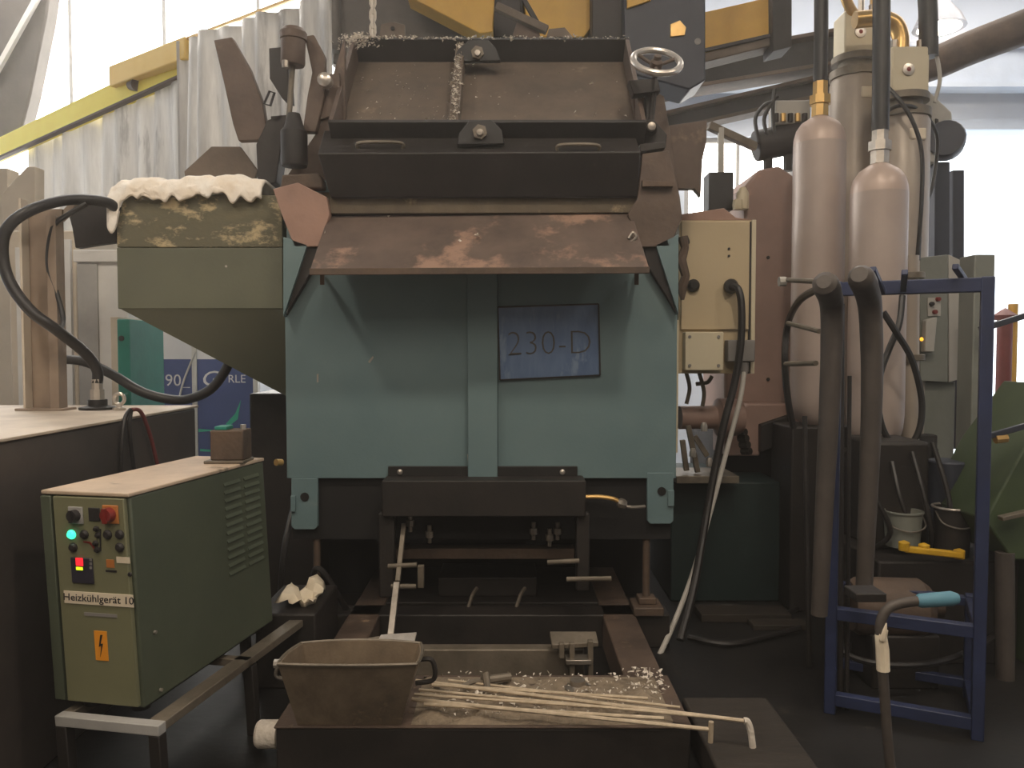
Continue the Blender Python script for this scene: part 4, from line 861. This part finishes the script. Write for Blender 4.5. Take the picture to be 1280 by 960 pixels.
pst = MB().box(2.2, 2.55, 4.77, 5.13, 0, P(0, 540, 4.95).z).build('cylinder_support', 'black_steel', None, .01)
tag(pst, 'dark support block below the right grey cylinder', 'support')
for k, pts in enumerate([[(1098, 98, 4.78), (1120, 120, 4.72), (1140, 150, 4.7), (1152, 190, 4.7), (1152, 250, 4.7), (1147, 320, 4.72)], [(1102, 145, 4.78), (1120, 133, 4.74), (1145, 135, 4.8), (1165, 155, 4.9), (1172, 180, 5.0), (1165, 235, 5.0), (1152, 270, 4.85), (1148, 325, 4.78)], [(1030, 358, 3.3), (1000, 375, 3.9), (985, 405, 4.4), (981, 450, 4.4), (985, 500, 4.42), (992, 535, 4.45)], [(1104, 390, 4.1), (1120, 415, 4.1), (1140, 450, 4.15), (1152, 500, 4.2), (1148, 540, 4.2), (1130, 560, 4.2), (1108, 545, 4.2), (1098, 510, 4.2), (1100, 470, 4.2), (1112, 435, 4.2), (1124, 405, 4.2), (1128, 370, 4.25)]]):
    o = MB().tube(cat([P(*q) for q in pts]), [.012, .012, .018, .017][k], 8).build('hydraulic_hose', 'rubber')
    tag(o, ['black hose falling straight from the right cylinder valve block', 'black hose bowing over the grey instrument box', 'black hose bowing left of the leaning tubes', 'black hose looped behind the blue rack crossbar'][k], 'hose')

# ============================================================ instrument boxes right of the bottles
ib = thing('instrument_box', 'pale grey slotted instrument box beside the right cylinder', 'box', P(1165, 210, 5.3))
MB().plate([(1143, 118), (1160, 112), (1190, 140), (1192, 165), (1170, 204), (1150, 200)], 5.25, .25).build('box_body', 'panel_grey', ib, .01)
for k in range(3): MB().plate([(1152+k*9, 138+k*5), (1155+k*9, 139+k*5), (1157+k*9, 158+k*5), (1153+k*9, 156+k*5)], 5.235, .02).build('slot', 'ink', ib)
MB().lathe([(0, 0), (.11, 0), (.12, .03), (.12, .15), (0, .16)], P(1182, 172, 5.2), (0.5, 1, 0), 20).build('blower_housing', 'navy', ib)
MB().bar(P(1172, 205, 5.35), P(1172, 330, 5.35), .1, .12).build('stand_tube', 'navy', ib, .006)
MB().bar(P(1192, 215, 5.45), P(1192, 560, 5.45), .08, .12).build('rear_tube', 'navy', ib, .006)
sbx = thing('switch_cabinet', 'grey switch cabinet with buttons on its front behind blue rack', 'cabinet', P(1180, 480, 4.85))
MB().plate([(1150, 322), (1185, 318), (1185, 478), (1150, 476)], 4.8, .25).build('front_section', 'panel_green', sbx, .004)
MB().plate([(1186, 318), (1207, 328), (1207, 472), (1186, 478)], 4.81, .25).build('side_section', 'panel_grey', sbx, .004)
for (px, py, mm) in [(1164, 380, 'ink'), (1172, 374, 'red_knob'), (1168, 390, 'red_knob'), (1160, 410, 'ink')]: MB().lathe([(.014, 0), (.012, .02), (0, .02)], P(px, py, 4.79), (0, -1, 0), 12).build('button', mm, sbx)
MB().plate([(1160, 372), (1176, 372), (1176, 395), (1160, 395)], 4.79, .01).build('button_plate', 'panel_grey', sbx)
MB().plate([(1158, 400), (1172, 396), (1168, 440), (1156, 440)], 4.74, .05).build('pendant', 'panel_grey', sbx, .006)
MB().lathe([(.012, 0), (0, .006)], P(1152, 424, 4.73), (0, -1, 0), 10).build('indicator', 'amber_led', sbx)
MB().box(P(1148, 0, 4.85).x, P(1205, 0, 4.85).x, 4.85, 5.0, 0, P(0, 477, 4.85).z).build('stand', 'panel_green', sbx, .006)
MB().box(P(1172, 0, 4.8).x, P(1182, 0, 4.8).x, 4.77, 4.83, 0, P(0, 560, 4.8).z).build('stand_leg', 'black_steel', sbx, .004)
vp = thing('vertical_pipe', 'pale vertical pipe with flanges beside the shorter bottle', 'pipe', P(1138, 560, 4.6))
MB().cyl(P(1137, 320, 4.6), P(1137, 570, 4.6), .05, 16).build('pipe', 'cylinder_grey', vp)
for yy in (345, 447): MB().cyl(P(1137, yy-4, 4.6), P(1137, yy+4, 4.6), .08, 16).build('flange', 'dull_steel', vp, .004)
MB().box(P(1125, 0, 4.6).x, P(1148, 0, 4.6).x, 4.53, 4.7, 0, P(0, 565, 4.6).z).build('pipe_foot', 'black_steel', vp, .006)
gp = MB().box(P(1226, 0, 4.3).x, P(1252, 0, 4.3).x, 4.3, 4.45, 0, P(0, 318, 4.3).z).build('grey_post', 'panel_green', None, .006); tag(gp, 'grey-green steel post behind the right upright of the rack', 'post')
rp_ = thing('red_standpipe', 'dull red standpipe at the right edge before the gate', 'pipe', P(1266, 700, 5.2))
MB().cyl((P(1266, 0, 5.2).x, 5.2, 0), (P(1266, 0, 5.2).x, 5.2, P(0, 400, 5.2).z), .045, 14).build('pipe', 'red_pipe', rp_)
MB().lathe([(.06, 0), (.07, .03), (.03, .06), (0, .08)], (P(1266, 0, 5.2).x, 5.2, P(0, 400, 5.2).z), n=14).build('cap', 'red_pipe', rp_)
MB().cyl((P(1276, 0, 5.25).x, 5.25, 0), (P(1276, 0, 5.25).x, 5.25, P(0, 380, 5.25).z), .03, 12).build('twin_pipe', 'yellow', rp_)
MB().bar(P(1225, 412, 4.2), P(1290, 392, 4.2), .03, .03).build('cross_arm', 'navy', rp_, .003)

# ============================================================ overhead beams and machine behind the furnace lid
hd = thing('exhaust_hood', 'dark grey sheet metal hood behind the furnace lid', 'hood', P(600, 60, 5.7))
MB().plate([(416, -80), (790, -80), (790, 80), (416, 80)], 5.5, .5).build('hood_body', 'hood_grey', hd, .01)
MB().plate([(392, -60), (420, -60), (425, 60), (400, 60)], 5.4, .4).build('hood_edge', 'hood_grey', hd, .02)
ym = thing('ladle_manipulator', 'yellow and navy ladle manipulator above and behind the lid', 'machine', P(700, 60, 5.2))
MB().plate([(508, -6), (505, -60), (620, -60), (616, 40), (600, 42)], 5.2, .2).build('yellow_fin', 'yellow', ym, .006)
MB().plate([(606, -60), (650, -60), (652, 46), (618, 46), (616, 30)], 5.28, .15).build('dark_bracket', 'black_steel', ym, .006)
MB().plate([(648, -60), (742, -60), (742, 30), (730, 46), (660, 46)], 5.3, .18).build('yellow_cover', 'yellow', ym, .006)
MB().bar(P(620, 8, 5.1), P(684, 38, 5.1), .05, .05).build('push_rod', 'tray_steel', ym, .006)
MB().bar(P(655, 0, 5.12), P(678, 40, 5.12), .03, .03).build('link_rod', 'black_steel', ym, .004)
MB().plate([(640, 46), (650, 15), (672, 30), (676, 48)], 5.12, .08).build('rod_bracket', 'brown_steel', ym, .004)
MB().plate([(740, -60), (782, -60), (782, 70), (740, 60)], 5.15, .3).build('dark_column', 'black_steel', ym, .01)
MB().plate([(780, -60), (882, -60), (882, 100), (862, 112), (780, 90)], 5.05, .3).build('navy_housing', 'navy', ym, .01)
MB().plate([(784, -60), (814, -60), (814, 0), (784, 10)], 5.03, .03).build('yellow_corner', 'yellow', ym, .003)
MB().plate([(838, 30), (850, 25), (858, 34), (856, 44), (838, 46)], 5.04, .03).build('yellow_inset', 'brass', ym, .003)
MB().disc(P(872, 52, max(5.05, 5.04)), .02).build('housing_bolt', 'grey_plastic', ym)
MB().plate([(880, 15), (968, -5), (968, 45), (880, 66)], 5.3, .15).build('yellow_trough', 'yellow', ym, .006)
MB().plate([(880, 66), (968, 44), (968, 56), (880, 78)], 5.28, .17).build('trough_lip', 'tray_steel', ym, .006)
MB().bar(P(880, 63, 5.27), P(965, 44, 5.27), .02, .02).build('trough_rib', 'black_steel', ym)
MB().plate([(965, -60), (990, -60), (990, 58), (966, 64)], 5.22, .2).build('trough_post', 'black_steel', ym, .006)
ch = thing('hoist_chain', 'dusty hoist chain hanging behind the lid tray', 'chain', P(466, 50, 4.75))
for k in range(14):
    p = P(466, 46-k*9, 4.75); q = [p+V((a*.014 if k % 2 else 0, 0 if k % 2 else a*.014, b_*.034)) for a, b_ in [(1, .5), (.6, 1), (-.6, 1), (-1, .5), (-1, -.5), (-.6, -1), (.6, -1), (1, -.5)]]
    MB().tube(q, .008, 6, True).build('chain_link', 'dust', ch)
beams = [('upper dark steel beam crossing above the bottles', [(790, 108, 7.1), (1105, 54, 6.3)], .25, .25), ('lower dark steel beam crossing behind the valve motor', [(820, 158, 7.1), (1080, 98, 6.4)], .16, .15)]
for lab, (a, b_), w, h in beams:
    g = thing('steel_beam', lab, 'beam', tuple((P(*a)+P(*b_))/2), 'overhead dark beams')
    A, B = P(*a), P(*b_); B.z = A.z if False else B.z
    MB().bar(A, B, w*.15, h).build('web', 'black_steel', g)
    MB().bar(A+V((0, 0, h/2)), B+V((0, 0, h/2)), w, .03).build('top_flange', 'rust_steel', g, .003)
    for q in ([A, B] if 'upper' in lab else [B]): MB().box(q.x-.06, q.x+.06, q.y-.06, q.y+.06, 0, q.z-h/2-.02).build('support_post', 'black_steel', g, .006)
    MB().bar(A-V((0, 0, h/2)), B-V((0, 0, h/2)), w, .03).build('bottom_flange', 'rust_steel', g, .003)
cdu = MB().tube(cat([P(1100, 98, 6.0), P(1160, 82, 5.8), P(1215, 59, 5.6), P(1310, 22, 5.3), P(1450, -40, 5.0), P(1600, -140, 4.9), V((4.9, 4.9, 6.19))]), .115, 12).build('cable_duct', 'rust_steel'); tag(cdu, 'dusty brown cable duct rising along the beam at upper right', 'duct')

# ============================================================ blue rack with leaning tubes
rk = thing('blue_rack', 'blue painted tube rack holding leaning grey tubes', 'rack', (1.6, 3.2, 0))
La, Lb = P(1037, 905, 3.28), P(1037, 362, 3.28); Ra, Rb = P(1221, 925, 3.05), P(1221, 346, 3.05); La.z = Ra.z = 0
Lb.x = La.x; Rb.x = Ra.x; zt_ = Rb.z; Lb.z = zt_
dirv = (Ra-La).normalized(); back = V((-dirv.y, dirv.x, 0)) * .42
for q in (La, Ra): MB().bar(q, V((q.x, q.y, zt_)), .055, .045, dirv).build('upright', 'rack_blue', rk, .004)
for q in (La, Ra): MB().bar(q+back, V((q.x, q.y, .45))+back, .05, .04, dirv).build('rear_upright', 'rack_blue', rk, .004)
for z_ in (zt_-.03,): MB().bar(La+V((0, 0, z_)), Ra+V((0, 0, z_)), .045, .055).build('top_rail', 'rack_blue', rk, .004)
for z_ in (.06, .42): MB().bar(La+V((0, 0, z_)), Ra+V((0, 0, z_)), .045, .05).build('cross_rail', 'rack_blue', rk, .004)
for z_ in (.06, .42): MB().bar(La+back+V((0, 0, z_)), Ra+back+V((0, 0, z_)), .04, .04).build('rear_rail', 'rack_blue', rk, .004)
for q in (La, Ra):
    for z_ in (.06, .42): MB().bar(q+V((0, 0, z_)), q+back+V((0, 0, z_)), .04, .04).build('side_rail', 'rack_blue', rk, .004)
for (a, b_) in [((1104, 366), (1091, 336)), ((1129, 362), (1131, 340)), ((1207, 352), (1194, 333))]:
    MB().bar(P(*a, 3.16), P(*b_, 3.02), .022, .022).build('peg', 'rack_blue', rk, .003)
for (a, b_, c_) in [((985, 404), (1024, 414), 3.25), ((983, 350), (1024, 352), 3.25), ((982, 455), (1020, 454), 3.25)]:
    MB().cyl(P(*a, c_+.35), P(*b_, c_), .011, 8).build('side_hook', 'dull_steel', rk)
MB().lathe([(.022, 0), (.022, .03)], P(982, 352, 3.6), (-1, 0, 0), 10).build('hook_knob', 'panel_grey', rk)
def ltube(label, pts, r):
    o = MB().tube(cat(pts, 5), r, 14).build('leaning_tube', 'tube_grey'); return tag(o, label, 'tube', 'grey tubes on the blue rack')
ltube('longer grey tube with slanted top on the left rack upright', [P(1030, 352, 2.92), P(1036, 366, 3.0), P(1040, 390, 3.08), P(1038, 480, 3.1), P(1032, 600, 3.12), P(1024, 768, 3.15)], [.026, .044, .048, .048, .048, .046, .045, .045, .045, .044, .043, .042, .042, .041, .040, .040, .039, .038, .038, .037, .036, .035, .034, .033, .032, .032][:26])
ltube('shorter grey tube leaning on the rack right of the longer one', [P(1074, 343, 2.9), P(1082, 360, 2.98), P(1088, 390, 3.06), P(1090, 480, 3.08), P(1086, 600, 3.1), P(1080, 738, 3.12)], [.03, .044, .048, .048, .048, .046, .045, .045, .045, .044, .043, .042, .042, .041, .040, .040, .039, .038, .038, .037, .036, .035, .034, .033, .032, .032][:26])
sf = MB().box(1.30, 1.50, 3.0, 3.3, .63, .65); 
o = MB().bar(PZ(1062, 742, .68), PZ(1100, 742, .68), .1, .03).build('tube_saddle', 'black_steel', rk, .004)
for k, (a, b_, Y0, Y1, r_) in enumerate([((1062, 470), (1058, 905), 3.5, 3.3, .009), ((1006, 520), (1012, 800), 3.9, 3.75, .012), ((1052, 380), (1050, 880), 3.45, 3.32, .012)]):
    q0 = P(*a, Y0); q1 = P(*b_, Y1); q1.z = .0
    o = MB().cyl(q0, q1, r_, 10).build('poker_rod', 'black_steel'); tag(o, ['thin dark poker rod standing between the two leaning tubes', 'dark poker rod standing left of the longer leaning tube', 'dark poker rod standing close behind the left rack upright'][k], 'rod', 'dark poker rods in the rack')
# cane tool
ct = thing('hooked_bar', 'cane-shaped bar with blue grip and white tape before the rack', 'tool', P(1114, 1100, 2.6))
MB().tube(cat([V((P(1116, 1000, 2.6).x+.02, 2.6, .0)), P(1112, 950, 2.6), P(1105, 860, 2.6), P(1101, 800, 2.6), P(1101, 778, 2.6), P(1108, 763, 2.6), P(1122, 755, 2.6), P(1148, 751, 2.6)], 6), .0165, 12).build('bar', 'tube_grey', ct)
MB().tube([P(1146, 751, 2.6), P(1150, 751, 2.6), P(1190, 748, 2.6), P(1197, 748, 2.6)], [.017, .023, .024, .017], 14).build('grip', 'grip_blue', ct)
MB().tube([P(1104, 838, 2.6), P(1103, 812, 2.6), P(1101, 795, 2.6), P(1103, 786, 2.6)], [.021, .021, .019, .018], 10).tube([P(1103, 800, 2.58), P(1106, 788, 2.57), P(1108, 779, 2.57)], [.01, .007, .002], 6).build('tape_wrap', 'tape', ct)

# ============================================================ clutter behind the rack
mb_ = thing('pump_station', 'dark pump station block behind the blue rack', 'machine', (2.0, 4.0, 0))
MB().box(1.75, 2.42, 3.78, 4.35, 0, .50).build('sump_tank', 'black_steel', mb_, .01)
MB().box(1.82, 2.1, 4.0, 4.35, .50, 1.05).build('pump_body', 'black_steel', mb_, .02)
MB().cyl((2.22, 4.05, .5), (2.22, 4.05, .95), .1, 18).build('pump_motor', 'navy', mb_, .01)
for k in range(4): MB().tube(cat([(1.8+.1*k, 3.98, .9+.05*k), (1.78+.12*k, 3.9, .8), (1.85+.1*k, 3.88, .62), (1.8+.14*k, 3.95, .52)]), .013, 8).build('pump_hose', 'rubber', mb_)
def pail(label, px, ytop, ybot, Y, r0, r1, m, fillm):
    p = P(px, ybot, Y); H = P(px, ytop, Y).z-p.z
    g = thing('paint_pail', label, 'bucket', tuple(p), 'pails behind the rack')
    MB().lathe([(0, 0), (r0, 0), (r1, H), (r1+.006, H), (r1+.006, H+.008), (r1-.008, H+.008), (r1-.01, H-.03), (0, H-.03)], p, n=24).build('pail_body', m, g)
    MB().lathe([(0, H-.03), (r1-.012, H-.03), (r1-.012, H-.022), (0, H-.02)], p, n=20).build('contents', fillm, g)
    MB().tube(cat([p+V((-r1, 0, H-.01)), p+V((-r1*.9, -r1*.7, H-.06)), p+V((0, -r1*1.05, H-.08)), p+V((r1*.9, -r1*.7, H-.06)), p+V((r1, 0, H-.01))]), .004, 6).build('bail_handle', 'steel', g)
    return g
pail('olive pail of pale paste behind the blue rack', 1128, 640, 682, 3.95, .078, .09, 'panel_green', 'label_white')
pail('dark pail with bright rim left of the rack upright', 1190, 636, 694, 3.9, .075, .085, 'black_steel', 'void')
MB().ring(P(1190, 636, 3.9)+V((0, 0, .01)), (0, 0, 1), .088, .006, 24, 6).build('bright_rim', 'bright_steel', bpy.data.objects['paint_pail.001'])
yt = thing('yellow_bar_tool', 'yellow bar tool with round ends below the pails', 'tool', P(1165, 698, 3.75))
MB().bar(P(1130, 686, 3.77), P(1203, 694, 3.74), .035, .03).build('bar', 'yellow_tool', yt, .006)
for a, b_ in [(1130, 683), (1155, 686), (1199, 693)]: MB().lathe([(0, -.02), (.024, -.02), (.026, .02), (0, .03)], P(a, b_, 3.77), n=12).build('round_end', 'yellow_tool', yt, .003)
gm = thing('green_machine', 'green machine with sloping top edge at the right', 'machine', P(1262, 900, 3.6))
MB().plate([(1232, 650), (1280, 560), (1340, 480), (1340, 700), (1265, 700)], 3.6, .5).build('green_body', 'green_machine', gm, .008)
MB().box(2.46, 3.2, 3.65, 4.1, 0, P(0, 698, 3.6).z).build('green_stand', 'green_machine', gm, .01)
MB().bar(P(1250, 648, 3.55), P(1285, 640, 3.55), .04, .02).build('latch_bar', 'dull_steel', gm, .003)
MB().cyl(P(1256, 690, 3.62), P(1256, 860, 3.62), .04, 14).build('stand_pipe', 'tube_grey', gm)
hc = thing('wall_hose_bracket', 'red-capped pipe bracket right of the blue rack', 'bracket', P(1240, 600, 3.5))
MB().cyl(P(1232, 540, 3.5), P(1229, 592, 3.5), .02, 10).build('pipe', 'red_pipe', hc)
MB().bar(P(1236, 545, 3.5), P(1290, 530, 3.5), .02, .025).build('arm', 'navy', hc, .003)
MB().lathe([(.02, 0), (.02, .05)], P(1244, 549, 3.5), (1, 0, .1), 8).build('coupling', 'brass', hc)
# floor clutter in the dark
for k, pts in enumerate([[(1045, 785, 3.6), (1055, 815, 3.5), (1100, 830, 3.4), (1160, 830, 3.4), (1210, 815, 3.5), (1250, 790, 3.7)], [(870, 765, 4.6), (920, 770, 4.6), (960, 785, 4.4), (1000, 770, 4.6), (1010, 740, 4.8)], [(860, 800, 4.1), (910, 805, 4.0), (960, 795, 4.1), (1000, 785, 4.2)]]):
    q = [P(*a) for a in pts]; 
    for p in q: p.z = max(p.z, .02)
    o = MB().tube(cat(q), .015, 8).build('floor_hose', 'rubber'); tag(o, ['black hose sagging through the lower blue rack', 'black hose lying before the dark teal pedestal', 'black hose on the floor right of the furnace foot'][k], 'hose')
    o.location.z = max(o.location.z, .002)
mt = thing('floor_motor', 'brown electric motor lying low behind the rack', 'motor', (1.72, 3.55, 0))
MB().lathe([(0, 0), (.11, 0), (.13, .03), (.13, .3), (.1, .34), (.04, .34), (.04, .4), (0, .4)], (1.55, 3.62, .34), (1, -.1, 0), 22).build('motor_body', 'rust_steel', mt)
MB().box(1.6, 1.9, 3.5, 3.72, .0, .24).build('motor_base', 'black_steel', mt, .008)
pl = thing('wooden_pallet_board', 'rough brown board lying on the floor before the teal pedestal', 'board', (1.25, 4.45, 0))
MB().box(1.05, 1.55, 4.38, 4.55, 0, .045).build('plank', 'wood_dark', pl, .004)
MB().box(1.3, 1.6, 4.25, 4.36, 0, .03).build('plank', 'wood_dark', pl, .004)

# thin foundry haze filling the hall
if HAZE > 0:
    hz_ = MB().box(-XW-.5, XW+.5, -6.6, YB+.6, -.4, ZC+.5).build('foundry_haze', 'void', smooth=False)
    hm = bpy.data.materials.new('haze'); hm.use_nodes = True; hn = hm.node_tree; hn.nodes.clear()
    oo = hn.nodes.new('ShaderNodeOutputMaterial'); vsn = hn.nodes.new('ShaderNodeVolumeScatter')
    vsn.inputs['Density'].default_value = HAZE; vsn.inputs['Anisotropy'].default_value = .55; vsn.inputs['Color'].default_value = (1, .97, .93, 1)
    hn.links.new(vsn.outputs[0], oo.inputs['Volume']); hz_.data.materials.clear(); hz_.data.materials.append(hm)
    tag(hz_, 'thin bright foundry haze filling the whole hall', 'haze', kind='stuff')
for o in bpy.data.objects:
    if '_w' in o: del o['_w']
